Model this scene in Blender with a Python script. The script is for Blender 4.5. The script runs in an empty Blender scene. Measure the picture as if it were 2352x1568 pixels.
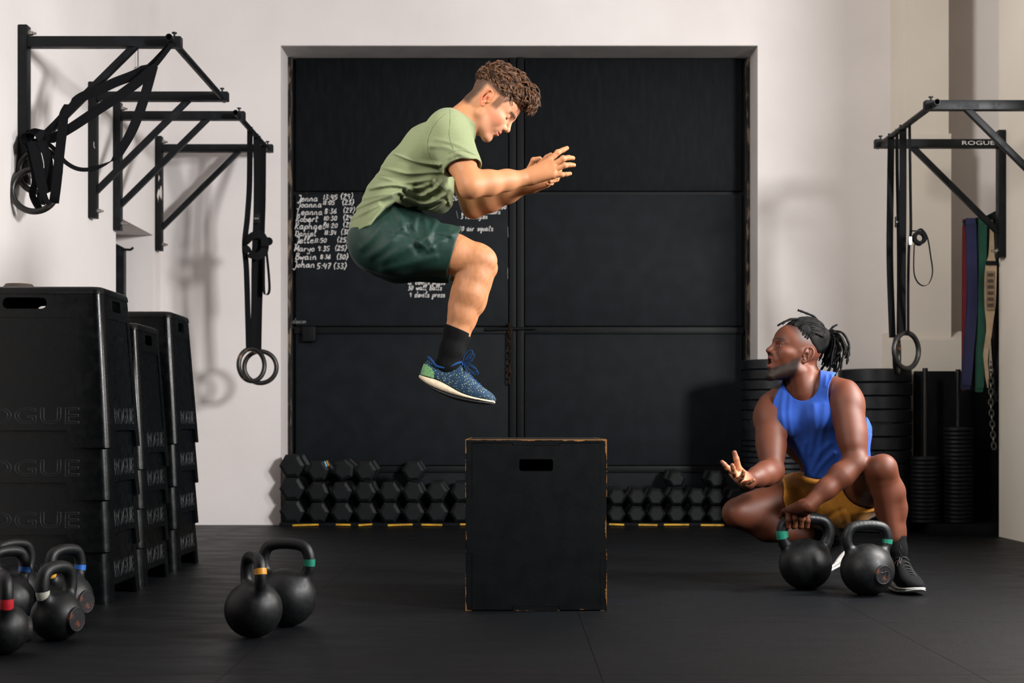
import bpy, bmesh, math, random
import numpy as np
from mathutils import Vector, Matrix, Euler

# ------------------------------------------------------------------ camera, light, exposure
SC = bpy.context.scene
COL = SC.collection
CAM_Z = 0.666            # camera height above the floor
F = 3267.0               # focal length in pixels of the 2352 px wide frame (50 mm)
VX, VY = 1172.0, 974.0   # pixel the camera axis passes through
BACK, XL, XR = 9.41, -2.31, 2.90

cam_d = bpy.data.cameras.new('camera')
cam = bpy.data.objects.new('camera', cam_d)
COL.objects.link(cam)
cam.location = (0, 0, CAM_Z)
cam.rotation_euler = (math.pi / 2, 0, 0)
cam_d.sensor_width = 36.0
cam_d.lens = 50.0
cam_d.shift_x = (1176 - VX) / 2352
cam_d.shift_y = (VY - 784) / 2352
cam_d.clip_end = 60
cam_d.dof.use_dof = True
cam_d.dof.focus_distance = 5.35
cam_d.dof.aperture_fstop = 4.5
SC.camera = cam

world = bpy.data.worlds.new('world')
SC.world = world
world.use_nodes = True
world.node_tree.nodes['Background'].inputs[0].default_value = (0.86, 0.93, 1.0, 1)
world.node_tree.nodes['Background'].inputs[1].default_value = 0.02


def area_light(name, loc, target, size, watts, col, size_y=None):
    d = bpy.data.lights.new(name, 'AREA')
    d.energy = watts
    d.size = size
    if size_y:
        d.shape = 'RECTANGLE'
        d.size_y = size_y
    d.color = col
    o = bpy.data.objects.new(name, d)
    COL.objects.link(o)
    o.location = loc
    o.rotation_euler = (Vector(target) - Vector(loc)).to_track_quat('-Z', 'Y').to_euler()
    return o


key = area_light('key_softbox', (4.02, 2.5, 2.75), (-0.6, 7.2, 2.3), 0.80, 255, (1.0, 0.990, 0.985))
key.data.spread = math.radians(115)
side = area_light('side_softbox', (2.80, 5.45, 2.05), (0.9, 5.65, 0.7), 0.5, 68, (1.0, 0.965, 0.93), 1.1)
side.data.spread = math.radians(105)
fill = area_light('left_fill', (-3.2, 2.4, 3.5), (2.6, 9.2, 3.1), 1.8, 200, (1.0, 0.965, 0.915))  # added fill lamp from the left, lifts the dim right-hand walls
fill.data.spread = math.radians(72)

SC.view_settings.view_transform = 'Standard'
SC.view_settings.look = 'None'
SC.view_settings.exposure = 0.0
SC.view_settings.gamma = 1.0
SC.view_settings.use_curve_mapping = False

R_ = random.Random(7)


def at(px, py, Y):
    """world point at depth Y that the photograph shows at pixel px, py"""
    return Vector(((px - VX) * Y / F, Y, CAM_Z + (VY - py) * Y / F))


def lin(c):
    c = c.lstrip('#')
    v = [int(c[i:i + 2], 16) / 255 for i in (0, 2, 4)]
    return tuple(x / 12.92 if x <= .04045 else ((x + .055) / 1.055) ** 2.4 for x in v)


# ------------------------------------------------------------------ materials
def mat(name, col, rough=.6, metal=0.0, col2=None, scale=8.0, lo=.4, hi=.65, bump=0.0, bump_scale=60.0,
        rough2=None, spec=.5, detail=6.0, stretch=None, sheen=0.0, attr=None, sss=0.0):
    m = bpy.data.materials.new(name)
    m.use_nodes = True
    nt = m.node_tree
    b = nt.nodes['Principled BSDF']
    b.inputs['Roughness'].default_value = rough
    b.inputs['Metallic'].default_value = metal
    b.inputs['Specular IOR Level'].default_value = spec
    if isinstance(col, str):
        col = lin(col)
    b.inputs['Base Color'].default_value = (*col, 1)
    tc = nt.nodes.new('ShaderNodeTexCoord')
    src = tc.outputs['Object']
    if stretch:
        mp = nt.nodes.new('ShaderNodeMapping')
        mp.inputs['Scale'].default_value = stretch
        nt.links.new(src, mp.inputs[0])
        src = mp.outputs[0]
    if attr:
        a = nt.nodes.new('ShaderNodeAttribute')
        a.attribute_name = attr
        nt.links.new(a.outputs['Color'], b.inputs['Base Color'])
    if col2 is not None or rough2 is not None:
        n = nt.nodes.new('ShaderNodeTexNoise')
        n.inputs['Scale'].default_value = scale
        n.inputs['Detail'].default_value = detail
        nt.links.new(src, n.inputs['Vector'])
        mr = nt.nodes.new('ShaderNodeMapRange')
        mr.inputs['From Min'].default_value = lo
        mr.inputs['From Max'].default_value = hi
        nt.links.new(n.outputs[0], mr.inputs[0])
        if col2 is not None:
            if isinstance(col2, str):
                col2 = lin(col2)
            mx = nt.nodes.new('ShaderNodeMix')
            mx.data_type = 'RGBA'
            mx.inputs[6].default_value = (*col, 1)
            mx.inputs[7].default_value = (*col2, 1)
            nt.links.new(mr.outputs[0], mx.inputs[0])
            nt.links.new(mx.outputs[2], b.inputs['Base Color'])
        if rough2 is not None:
            m2 = nt.nodes.new('ShaderNodeMapRange')
            m2.inputs['To Min'].default_value = rough
            m2.inputs['To Max'].default_value = rough2
            nt.links.new(mr.outputs[0], m2.inputs[0])
            nt.links.new(m2.outputs[0], b.inputs['Roughness'])
    if bump:
        n = nt.nodes.new('ShaderNodeTexNoise')
        n.inputs['Scale'].default_value = bump_scale
        n.inputs['Detail'].default_value = 4
        nt.links.new(src, n.inputs['Vector'])
        bp = nt.nodes.new('ShaderNodeBump')
        bp.inputs['Strength'].default_value = bump
        bp.inputs['Distance'].default_value = .004
        nt.links.new(n.outputs[0], bp.inputs['Height'])
        nt.links.new(bp.outputs[0], b.inputs['Normal'])
    if sheen:
        b.inputs['Sheen Weight'].default_value = sheen
    if sss:
        b.inputs['Subsurface Weight'].default_value = sss
        b.inputs['Subsurface Radius'].default_value = (.012, .005, .003)
        b.inputs['Subsurface Scale'].default_value = 1.0
    return m


M = {}
M['plaster'] = mat('white_plaster', '#d8d2d0', .85, col2='#cec8c5', scale=1.3, lo=.35, hi=.7, bump=.25, bump_scale=26)
M['plaster_right'] = mat('cream_plaster', '#d8d0c4', .85, col2='#cec5b8', scale=1.1, lo=.35, hi=.7, bump=.25, bump_scale=26)
M['reveal'] = mat('grey_reveal_paint', '#b5b1b0', .8, col2='#a8a4a3', scale=5, bump=.2, bump_scale=20)
M['rubber_floor'] = mat('black_rubber_mat', '#08090c', .52, col2='#0d1013', scale=3.5, lo=.4, hi=.62, bump=.55,
                        bump_scale=170, rough2=.42, spec=0.15, stretch=(1, 2.2, 1))
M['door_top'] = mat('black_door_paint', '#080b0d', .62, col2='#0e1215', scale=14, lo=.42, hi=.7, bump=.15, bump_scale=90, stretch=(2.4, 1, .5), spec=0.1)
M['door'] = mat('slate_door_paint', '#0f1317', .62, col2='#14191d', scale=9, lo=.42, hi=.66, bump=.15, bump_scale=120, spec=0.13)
M['door_steel'] = mat('black_door_steel', '#0d0f11', .5, col2='#2c1d15', scale=16, lo=.66, hi=.76, bump=.1, spec=0.15)
M['torn_edge'] = mat('torn_plaster_edge', '#241c18', .9, col2='#8d7d6b', scale=17, lo=.5, hi=.6, bump=.6, bump_scale=50, stretch=(1, 1, .5))
M['black_steel'] = mat('black_powder_coat', '#0a0d10', .45, col2='#14171a', scale=18, lo=.5, hi=.7, rough2=.6, bump=.05, spec=0.22)
M['chipped_steel'] = mat('chipped_black_steel', '#0e1012', .5, col2='#c5bdb5', scale=20, lo=.63, hi=.66, stretch=(1, 1, .22), spec=0.2)
M['zinc'] = mat('zinc_bolt', '#a7a39d', .35, 1.0)
M['webbing'] = mat('black_webbing', '#08090b', .85, col2='#0e0f12', scale=200, lo=.4, hi=.6, spec=0.12)
M['ring_wood'] = mat('taped_ring', '#141312', .4, col2='#7a5230', scale=22, lo=.60, hi=.74, rough2=.5)
M['resin'] = mat('black_resin', '#040607', .27, col2='#080a0c', scale=30, lo=.45, hi=.7, rough2=.36, bump=.06, bump_scale=220, spec=0.26)
M['resin_worn'] = mat('scuffed_resin', '#17191c', .4, col2='#4a4643', scale=40, lo=.62, hi=.72, rough2=.55, stretch=(2.5, 2.5, .3))
M['resin_letter'] = mat('resin_lettering', '#26282b', .5)
M['iron'] = mat('cast_iron', '#060809', .46, col2='#0c0e11', scale=60, lo=.4, hi=.7, rough2=.55, bump=.07, bump_scale=300, spec=0.36)
M['iron_worn'] = mat('worn_cast_iron', '#101113', .36, col2='#4b4038', scale=45, lo=.64, hi=.76, rough2=.45, bump=.3, bump_scale=160, spec=0.4)
M['rust_iron'] = mat('rusty_iron', '#19181a', .6, col2='#5b3324', scale=30, lo=.55, hi=.66, bump=.3, bump_scale=120, spec=0.3)
M['hex_rubber'] = mat('hex_rubber', '#080b0d', .55, col2='#0e1214', scale=30, lo=.45, hi=.7, bump=.15, bump_scale=200, spec=0.22)
M['chrome'] = mat('knurled_chrome', '#8f9092', .35, 1.0)
M['bumper'] = mat('bumper_rubber', '#0c0f13', .42, col2='#161a1f', scale=25, lo=.45, hi=.7, rough2=.55, spec=0.3)
M['bin'] = mat('black_board', '#0b0d0f', .7, col2='#121416', scale=10, spec=0.08)
M['chalk'] = mat('white_chalk', '#d9d6d2', .95, col2='#a3a19f', scale=60, lo=.35, hi=.7)
M['chalk_faint'] = mat('faint_chalk', '#6f7072', .95, col2='#4a4c4f', scale=50, lo=.4, hi=.7)
M['hazard'] = mat('yellow_tape', '#d3a01d', .6, col2='#a87d14', scale=20)
M['black_tape'] = mat('black_tape', '#111213', .6, spec=0.2)
for k, c in dict(green='#12705a', yellow='#c98a20', white='#a9a99c', blue='#1259ab', red='#b01c26', sky='#7db7d8').items():
    M['tape_' + k] = mat(k + '_tape', c, .45, bump=.15, bump_scale=40)
M['rust'] = mat('rust', '#38200f', .85, col2='#120d0a', scale=18, lo=.4, hi=.55, spec=.2)
M['grey_chain'] = mat('steel_chain', '#5a5855', .45, .8)
M['white_print'] = mat('white_print', '#c9c7c4', .6)
M['brown_leather'] = mat('brown_leather', '#43382f', .6)
for k, c in dict(red='#7d1620', navy='#1c1f4a', green='#0d4a38', tan='#b0977a', black='#0d0e10', darktan='#8a7459').items():
    M['band_' + k] = mat('band_' + k, c, .7, col2=tuple(x * .75 for x in lin(c)), scale=12)


# ------------------------------------------------------------------ building helpers
def tag(o, label=None, cat=None, group=None, kind=None):
    if label:
        o['label'] = label
    if cat:
        o['category'] = cat
    if group:
        o['group'] = group
    if kind:
        o['kind'] = kind
    return o


def thing(name, loc, label=None, cat=None, group=None, rz=0.0, kind=None):
    o = bpy.data.objects.new(name, None)
    o.empty_display_size = .1
    COL.objects.link(o)
    o.location = loc
    o.rotation_euler = (0, 0, rz)
    return tag(o, label, cat, group, kind)


def link(name, me, m=None, parent=None):
    o = bpy.data.objects.new(name, me)
    COL.objects.link(o)
    if m is not None and not me.materials:
        me.materials.append(m)
    if parent is not None:
        o.parent = parent
    return o


def copy_tree(o, parent=None):
    c = o.copy()
    COL.objects.link(c)
    c.parent = parent
    for ch in list(o.children):
        copy_tree(ch, c)
    return c


def catmull(pts, n=6, closed=False):
    P = [Vector(p) for p in pts]
    out = []
    N = len(P)
    segs = N if closed else N - 1
    for i in range(segs):
        if closed:
            p0, p1, p2, p3 = P[(i - 1) % N], P[i], P[(i + 1) % N], P[(i + 2) % N]
        else:
            p0, p1, p2, p3 = P[max(i - 1, 0)], P[i], P[i + 1], P[min(i + 2, N - 1)]
        for k in range(n):
            t = k / n
            out.append(.5 * ((2 * p1) + (p2 - p0) * t + (2 * p0 - 5 * p1 + 4 * p2 - p3) * t * t
                             + (3 * p1 - p0 - 3 * p2 + p3) * t ** 3))
    if not closed:
        out.append(P[-1].copy())
    return out


class MB:
    """collects shapes; build() links them as one mesh"""

    def __init__(s):
        s.v, s.f = [], []

    def add(s, verts, faces):
        n = len(s.v)
        s.v += [tuple(v) for v in verts]
        s.f += [tuple(i + n for i in f) for f in faces]
        return s

    def box(s, lo, hi, rot=None, bevel=0.0):
        lo, hi = Vector(lo), Vector(hi)
        c = (lo + hi) / 2
        h = (hi - lo) / 2
        bm = bmesh.new()
        bmesh.ops.create_cube(bm, size=2)
        for v in bm.verts:
            v.co = Vector((v.co.x * h.x, v.co.y * h.y, v.co.z * h.z))
        if bevel:
            bmesh.ops.bevel(bm, geom=bm.edges[:], offset=bevel, segments=2, affect='EDGES', profile=.6)
        if rot is not None:
            bmesh.ops.rotate(bm, verts=bm.verts, cent=(0, 0, 0), matrix=rot)
        bmesh.ops.translate(bm, verts=bm.verts, vec=c)
        return s.bm(bm)

    def bm(s, bm):
        bm.verts.index_update()
        s.add([v.co for v in bm.verts], [[v.index for v in f.verts] for f in bm.faces])
        bm.free()
        return s

    def bar(s, a, b, w, h=None, up=(0, 0, 1), bevel=0.0):
        """rectangular bar from a to b, w wide, h high"""
        a, b = Vector(a), Vector(b)
        d = (b - a)
        L = d.length
        x = d.normalized()
        y = Vector(up).cross(x)
        if y.length < 1e-4:
            y = Vector((1, 0, 0)).cross(x)
        y.normalize()
        z = x.cross(y)
        R = Matrix((x, y, z)).transposed()
        h = h or w
        c = (a + b) / 2
        return s.box(c - Vector((L / 2, w / 2, h / 2)), c + Vector((L / 2, w / 2, h / 2)), R, bevel)

    def tube(s, path, r, n=10, closed=False, caps=True, flat=None):
        P = [Vector(p) for p in path]
        N = len(P)
        rs = r if hasattr(r, '__len__') else [r] * N
        T = []
        for i in range(N):
            if closed:
                t = P[(i + 1) % N] - P[i - 1]
            else:
                t = P[min(i + 1, N - 1)] - P[max(i - 1, 0)]
            T.append(t.normalized() if t.length > 1e-9 else Vector((0, 0, 1)))
        ref = Vector((0, 0, 1)) if abs(T[0].z) < .9 else Vector((1, 0, 0))
        u = (ref - T[0] * ref.dot(T[0])).normalized()
        verts, faces = [], []
        for i in range(N):
            u = (u - T[i] * u.dot(T[i]))
            u.normalize()
            w = T[i].cross(u)
            for k in range(n):
                a = 2 * math.pi * k / n
                verts.append(P[i] + (u * math.cos(a) + w * math.sin(a)) * rs[i])
        for i in range(N if closed else N - 1):
            j = (i + 1) % N
            for k in range(n):
                k2 = (k + 1) % n
                faces.append((i * n + k, i * n + k2, j * n + k2, j * n + k))
        if caps and not closed:
            faces.append(tuple(reversed(range(n))))
            faces.append(tuple((N - 1) * n + k for k in range(n)))
        return s.add(verts, faces)

    def cyl(s, a, b, r, n=20, r2=None):
        return s.tube([a, b], [r, r if r2 is None else r2], n)

    def ribbon(s, path, wdir, width, thick=.0025):
        """flat strap along path; wdir a vector or one per point"""
        P = [Vector(p) for p in path]
        N = len(P)
        W = [Vector(wdir)] * N if not isinstance(wdir, list) else [Vector(w) for w in wdir]
        ws = width if hasattr(width, '__len__') else [width] * N
        verts, faces = [], []
        for i in range(N):
            t = (P[min(i + 1, N - 1)] - P[max(i - 1, 0)]).normalized()
            w = W[i] - t * W[i].dot(t)
            w.normalize()
            nn = t.cross(w) * thick / 2
            w = w * ws[i] / 2
            verts += [P[i] - w - nn, P[i] + w - nn, P[i] + w + nn, P[i] - w + nn]
        for i in range(N - 1):
            for k in range(4):
                k2 = (k + 1) % 4
                faces.append((i * 4 + k, i * 4 + k2, i * 4 + 4 + k2, i * 4 + 4 + k))
        faces += [(3, 2, 1, 0), tuple((N - 1) * 4 + k for k in range(4))]
        return s.add(verts, faces)

    def lathe(s, prof, n=40, centre=(0, 0, 0)):
        cx, cy, cz = centre
        verts, faces = [], []
        m = len(prof)
        for k in range(n):
            a = 2 * math.pi * k / n
            verts += [(cx + r * math.cos(a), cy + r * math.sin(a), cz + z) for r, z in prof]
        for k in range(n):
            k2 = (k + 1) % n
            for j in range(m - 1):
                faces.append((k * m + j, k2 * m + j, k2 * m + j + 1, k * m + j + 1))
        return s.add(verts, faces)

    def plate(s, outer, holes, o, ux, uy, thick):
        """flat polygon with holes in the plane o + a*ux + b*uy, made thick along ux x uy"""
        bm = bmesh.new()
        edges = []
        for loop in [outer] + list(holes):
            vs = [bm.verts.new(Vector(o) + Vector(ux) * a + Vector(uy) * b) for a, b in loop]
            edges += [bm.edges.new((vs[i], vs[(i + 1) % len(vs)])) for i in range(len(vs))]
        bmesh.ops.triangle_fill(bm, edges=edges, use_beauty=True)
        n = Vector(ux).cross(Vector(uy)).normalized()
        g = bmesh.ops.extrude_face_region(bm, geom=bm.faces[:])
        bmesh.ops.translate(bm, verts=[e for e in g['geom'] if isinstance(e, bmesh.types.BMVert)], vec=n * thick)
        bmesh.ops.recalc_face_normals(bm, faces=bm.faces[:])
        return s.bm(bm)

    def mesh(s, name, smooth=None):
        me = bpy.data.meshes.new(name)
        me.from_pydata(s.v, [], s.f)
        bm = bmesh.new()
        bm.from_mesh(me)
        bmesh.ops.recalc_face_normals(bm, faces=bm.faces[:])
        if smooth is not None:
            for f in bm.faces:
                f.smooth = True
            for e in bm.edges:
                if len(e.link_faces) == 2 and e.calc_face_angle(0) > smooth:
                    e.smooth = False
        bm.to_mesh(me)
        bm.free()
        return me

    def build(s, name, m, parent=None, smooth=.6, world_xyz=False):
        """world_xyz: the vertices are world coordinates; move them under an unrotated parent"""
        if world_xyz and parent is not None:
            l, q = Vector((0, 0, 0)), parent
            while q is not None:
                l, q = l + Vector(q.location), q.parent
            s.v = [tuple(Vector(v) - l) for v in s.v]
        return link(name, s.mesh(name, smooth), m, parent)


def struct(name, mb, m, smooth=None):
    return tag(mb.build(name, m, None, smooth), kind='structure')


def text_mesh(name, body, size, extrude=.0, outline=0.0, shear=0.0, sx=1.0):
    cu = bpy.data.curves.new(name, 'FONT')
    cu.body = body
    cu.size = size
    cu.align_x, cu.align_y = 'CENTER', 'CENTER'
    cu.shear = shear
    cu.resolution_u = 3
    if outline:
        cu.fill_mode = 'NONE'
        cu.bevel_depth = outline
        cu.bevel_resolution = 0
    else:
        cu.extrude = extrude
    o = bpy.data.objects.new(name, cu)
    COL.objects.link(o)
    dg = bpy.context.evaluated_depsgraph_get()
    me = bpy.data.meshes.new_from_object(o.evaluated_get(dg))
    bpy.data.objects.remove(o)
    bpy.data.curves.remove(cu)
    me.transform(Matrix.Diagonal((sx, 1, 1, 1)))
    me.materials.clear()
    return me


def boolean(me, cutters, op='DIFFERENCE'):
    o = bpy.data.objects.new('tmp_base', me)
    COL.objects.link(o)
    tmp = [o]
    for c in cutters:
        k = bpy.data.objects.new('tmp_cut', c)
        COL.objects.link(k)
        tmp.append(k)
        md = o.modifiers.new('b', 'BOOLEAN')
        md.operation = op
        md.object = k
        md.solver = 'EXACT'
    dg = bpy.context.evaluated_depsgraph_get()
    res = bpy.data.meshes.new_from_object(o.evaluated_get(dg))
    for k in tmp:
        bpy.data.objects.remove(k)
    bm = bmesh.new()
    bm.from_mesh(res)
    for f in bm.faces:
        f.smooth = True
    for e in bm.edges:
        if len(e.link_faces) == 2 and e.calc_face_angle(0) > .5:
            e.smooth = False
    bm.to_mesh(res)
    bm.free()
    return res


def rrect(w, d, r, n=5):
    pts = []
    for cx, cy, a0 in ((w / 2 - r, d / 2 - r, 0), (-w / 2 + r, d / 2 - r, 90), (-w / 2 + r, -d / 2 + r, 180), (w / 2 - r, -d / 2 + r, 270)):
        for k in range(n + 1):
            a = math.radians(a0 + 90 * k / n)
            pts.append((cx + r * math.cos(a), cy + r * math.sin(a)))
    return pts


# ------------------------------------------------------------------ the room
# floor of rubber mats: each mat is a piece with its own edges
floor_base = MB().box((-7, -3, -.12), (7, 9.78, -.012))
floor = struct('floor', floor_base, M['rubber_floor'])
mat_me = MB().box((-.4993, -.4993, -.012), (.4993, .4993, 0)).mesh('rubber_mat', None)
mat_me.materials.append(M['rubber_floor'])
for i in range(-4, 5):
    for j in range(1, 10):
        o = link('rubber_mat', mat_me, None, floor)
        o.location = (i + .74, j + .28, 0)
for i in range(-4, 5):          # the near row in front of the camera
    o = link('rubber_mat', mat_me, None, floor)
    o.location = (i + .74, .28, 0)

DX0, DX1, DZ = -1.519, 1.637, 3.173       # door opening in the back wall
REC = .31
wb = MB()
wb.box((XL - .6, BACK, 0), (DX0, BACK + REC + .12, 4.3))
wb.box((DX1, BACK, 0), (3.6, BACK + REC + .12, 4.3))
wb.box((DX0, BACK, DZ), (DX1, BACK + REC + .12, 4.3))
wall_back = struct('wall_back', wb, M['plaster'])
rv = MB()
rv.box((DX0, BACK + .002, DZ - .004), (DX1, BACK + REC, DZ + .0005))
tag(rv.build('lintel_reveal', M['reveal'], wall_back, None))

NZ, NY0, NY1 = 1.888, 8.33, 9.20          # niche in the left wall
wl = MB()
wl.box((XL - .6, 3.0, 0), (XL, NY0, 4.3))
wl.box((XL - .6, NY0, NZ), (XL, NY1, 4.3))
wl.box((XL - .6, NY1, 0), (XL, BACK, 4.3))
wl.box((XL - .6, NY0, 0), (XL - .42, NY1, NZ))
struct('wall_left', wl, M['plaster'])

wr = MB()
wr.box((XR, 6.2, 0), (XR + .9, 8.44, 4.3))
wr.box((XR + .42, 8.44, 0), (XR + .9, BACK, 4.3))
struct('wall_right', wr, M['plaster_right'])
pl = MB()
pl.box((2.515, 9.05, 2.51), (2.79, BACK, 4.3))
pl.box((2.50, 9.03, 0), (2.80, BACK, 2.51))
struct('trim_1', pl, M['plaster_right'])
sill = MB()
sx0, sx1 = 2.36, XR + .42
pr = [(9.0, 0), (9.0, 1.20), (9.12, 1.262), (BACK, 1.262), (BACK, 0)]
sill.add([(sx0 + .1 * (k > 0), y, z) for k, (y, z) in enumerate(pr)] + [(sx1, y, z) for y, z in pr],
         [(0, 1, 2, 3, 4), (9, 8, 7, 6, 5)] + [(k, (k + 1) % 5, 5 + (k + 1) % 5, 5 + k) for k in range(5)])
struct('trim_2', sill, M['plaster_right'])
struct('ceiling', MB().box((-7, 2.2, 4.3), (7, 9.9, 4.5)), M['plaster'])

# ------------------------------------------------------------------ double steel door with chalk notes
DY = BACK + REC
door = thing('door_1', (0, DY, 0), kind='structure')
DL, DR = DX0 + .045, DX1 - .045
MX0, MX1 = (1170 - VX) * DY / F, (1203 - VX) * DY / F


def dz(py):
    return CAM_Z + (VY - py) * DY / F


MB().box((DL - .02, DY + .035, 0), (DR + .02, DY + .06, DZ)).build('backing_sheet', M['door_steel'], door, None, True)
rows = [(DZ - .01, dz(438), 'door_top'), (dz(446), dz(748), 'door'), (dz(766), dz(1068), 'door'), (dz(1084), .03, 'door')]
panels = {}
for r, (z1, z0, mm) in enumerate(rows):
    for c, (x0, x1) in enumerate(((DL, MX0), (MX1, DR))):
        b = MB().box((x0 + .008, DY + .004, z0), (x1 - .008, DY + .035, z1), bevel=.004)
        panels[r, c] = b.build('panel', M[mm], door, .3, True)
for z0, z1, mm in ((dz(766), dz(752), 'door_steel'), (dz(1084), dz(1070), 'door_steel')):
    for x0, x1 in ((DL, MX0 - .002), (MX1 + .002, DR)):
        MB().box((x0, DY - .012, z0), (x1, DY + .035, z1), bevel=.003).build('rail', M[mm], door, .3, True)
MB().box((MX0, DY - .006, 0), ((MX0 + MX1) / 2 - .004, DY + .035, DZ), bevel=.003).build('meeting_stile', M['door_steel'], door, .3, True)
MB().box(((MX0 + MX1) / 2 + .004, DY - .018, 0), (MX1, DY + .035, DZ), bevel=.003).build('meeting_stile', M['door_steel'], door, .3, True)
bolt = MB().cyl((-.17, DY - .022, dz(757)), (.17, DY - .024, dz(754)), .011, 10)
bolt.build('slide_bolt', M['door_steel'], door, .6, True)
hb = MB().box((DL + .06, DY - .05, dz(785)), (DL + .15, DY + .03, dz(750)), bevel=.01)
hb.build('hinge_block', M['door_steel'], door, .3, True)
for sx, x in ((-1, DX0), (1, DX1)):       # broken plaster between wall and steel frame
    pts = [(x - sx * (.014 + .014 * R_.random()), DY - .03, z * DZ / 30) for z in range(31)]
    b = MB()
    b.add([p for p in pts] + [(x, DY - .01, p[2]) for p in pts] + [(p[0], DY + .04, p[2]) for p in pts],
          [(i, i + 1, 32 + i, 31 + i) for i in range(30)] + [(i, i + 1, 63 + i, 62 + i) for i in range(30)])
    o = b.build('trim_%d' % (3 if sx < 0 else 4), M['torn_edge'], None, .3)
    tag(o, kind='structure')

# a small single-stroke hand for the chalk
G = {
    'a': [[(.42, .42), (.25, .5), (.05, .3), (.12, .04), (.3, .08), (.42, .4), (.4, .1), (.52, .02)]],
    'b': [[(.1, 1), (.06, .1), (.25, 0), (.42, .2), (.35, .42), (.1, .35)]],
    'd': [[(.42, .4), (.2, .48), (.05, .2), (.2, 0), (.4, .2), (.45, 1), (.44, .05), (.52, .02)]],
    'e': [[(.08, .26), (.38, .3), (.3, .48), (.1, .4), (.06, .12), (.22, .0), (.45, .1)]],
    'f': [[(.4, .95), (.22, .9), (.18, 0)], [(.05, .5), (.4, .5)]],
    'g': [[(.4, .42), (.2, .48), (.06, .25), (.2, .05), (.4, .35), (.38, -.3), (.15, -.38)]],
    'h': [[(.08, 1), (.06, 0)], [(.07, .3), (.25, .48), (.38, .35), (.38, .03), (.5, .02)]],
    'i': [[(.1, .48), (.1, .06), (.22, .02)], [(.12, .68), (.13, .72)]],
    'k': [[(.08, 1), (.06, 0)], [(.4, .5), (.1, .25), (.42, .0)]],
    'l': [[(.05, .2), (.25, .85), (.15, 1), (.08, .4), (.15, .02), (.3, .08)]],
    'm': [[(.05, .45), (.05, 0)], [(.05, .3), (.18, .47), (.26, .3), (.25, .0)], [(.25, .3), (.4, .47), (.47, .3), (.48, .03), (.56, .04)]],
    'n': [[(.05, .45), (.05, 0)], [(.05, .3), (.22, .47), (.34, .32), (.36, .03), (.47, .04)]],
    'o': [[(.25, .48), (.06, .28), (.18, .02), (.4, .15), (.36, .42), (.22, .48)]],
    'p': [[(.1, .48), (.05, -.4)], [(.09, .35), (.3, .48), (.42, .28), (.28, .05), (.08, .1)]],
    'q': [[(.4, .42), (.2, .48), (.06, .25), (.2, .05), (.4, .35)], [(.42, .48), (.36, -.4)]],
    'r': [[(.06, .46), (.07, 0)], [(.07, .28), (.2, .45), (.36, .42)]],
    's': [[(.36, .42), (.15, .46), (.12, .3), (.34, .18), (.26, .0), (.05, .05)]],
    't': [[(.18, .9), (.14, .08), (.3, .02)], [(.02, .58), (.36, .6)]],
    'u': [[(.06, .46), (.06, .1), (.22, .02), (.36, .45), (.36, .05), (.46, .02)]],
    'v': [[(.04, .46), (.18, .02), (.36, .48)]],
    'w': [[(.04, .46), (.12, .02), (.26, .36), (.38, .02), (.54, .48)]],
    'x': [[(.05, .46), (.36, .0)], [(.36, .46), (.05, .0)]],
    'y': [[(.06, .46), (.12, .15), (.28, .15), (.38, .45)], [(.4, .48), (.3, -.3), (.1, -.36), (.08, -.22)]],
    'z': [[(.05, .45), (.36, .45), (.06, .02), (.4, .04)]],
    'B': [[(.12, .95), (.06, 0)], [(.02, .9), (.35, .92), (.36, .62), (.1, .5), (.42, .4), (.38, .06), (.06, .02)]],
    'D': [[(.14, .9), (.1, .05)], [(0, .85), (.4, .75), (.48, .35), (.3, .02), (.05, .06)]],
    'J': [[(.05, .85), (.3, .9), (.32, .2), (.15, -.3), (-.02, -.15)]],
    'L': [[(.1, .9), (.06, .1), (.15, .02), (.42, .06)]],
    'M': [[(.04, 0), (.1, .85), (.28, .3), (.48, .85), (.52, 0)]],
    'R': [[(.12, .9), (.06, 0)], [(0, .85), (.35, .92), (.38, .6), (.12, .48), (.45, 0)]],
    '0': [[(.25, .75), (.06, .45), (.15, .05), (.36, .15), (.4, .6), (.24, .76)]],
    '1': [[(.12, .78), (.1, 0)]],
    '2': [[(.06, .6), (.22, .78), (.36, .6), (.06, .02), (.42, .05)]],
    '3': [[(.08, .74), (.34, .72), (.18, .44), (.38, .25), (.22, 0), (.04, .08)]],
    '4': [[(.1, .78), (.06, .36), (.4, .36)], [(.34, .7), (.3, 0)]],
    '5': [[(.4, .76), (.12, .74), (.1, .45), (.36, .36), (.3, .04), (.05, .04)]],
    '6': [[(.34, .78), (.1, .4), (.12, .05), (.36, .1), (.34, .36), (.1, .28)]],
    '7': [[(.04, .74), (.38, .76), (.16, 0)], [(.1, .38), (.36, .4)]],
    '8': [[(.38, .7), (.12, .72), (.1, .5), (.36, .28), (.28, .0), (.08, .1), (.2, .42), (.38, .7)]],
    '9': [[(.36, .6), (.16, .76), (.08, .5), (.28, .42), (.36, .7), (.28, 0)]],
    ':': [[(.14, .5), (.15, .46)], [(.12, .12), (.13, .08)]],
    '(': [[(.28, .95), (.1, .5), (.24, -.12)]],
    ')': [[(.08, .95), (.26, .5), (.08, -.15)]],
}


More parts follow.
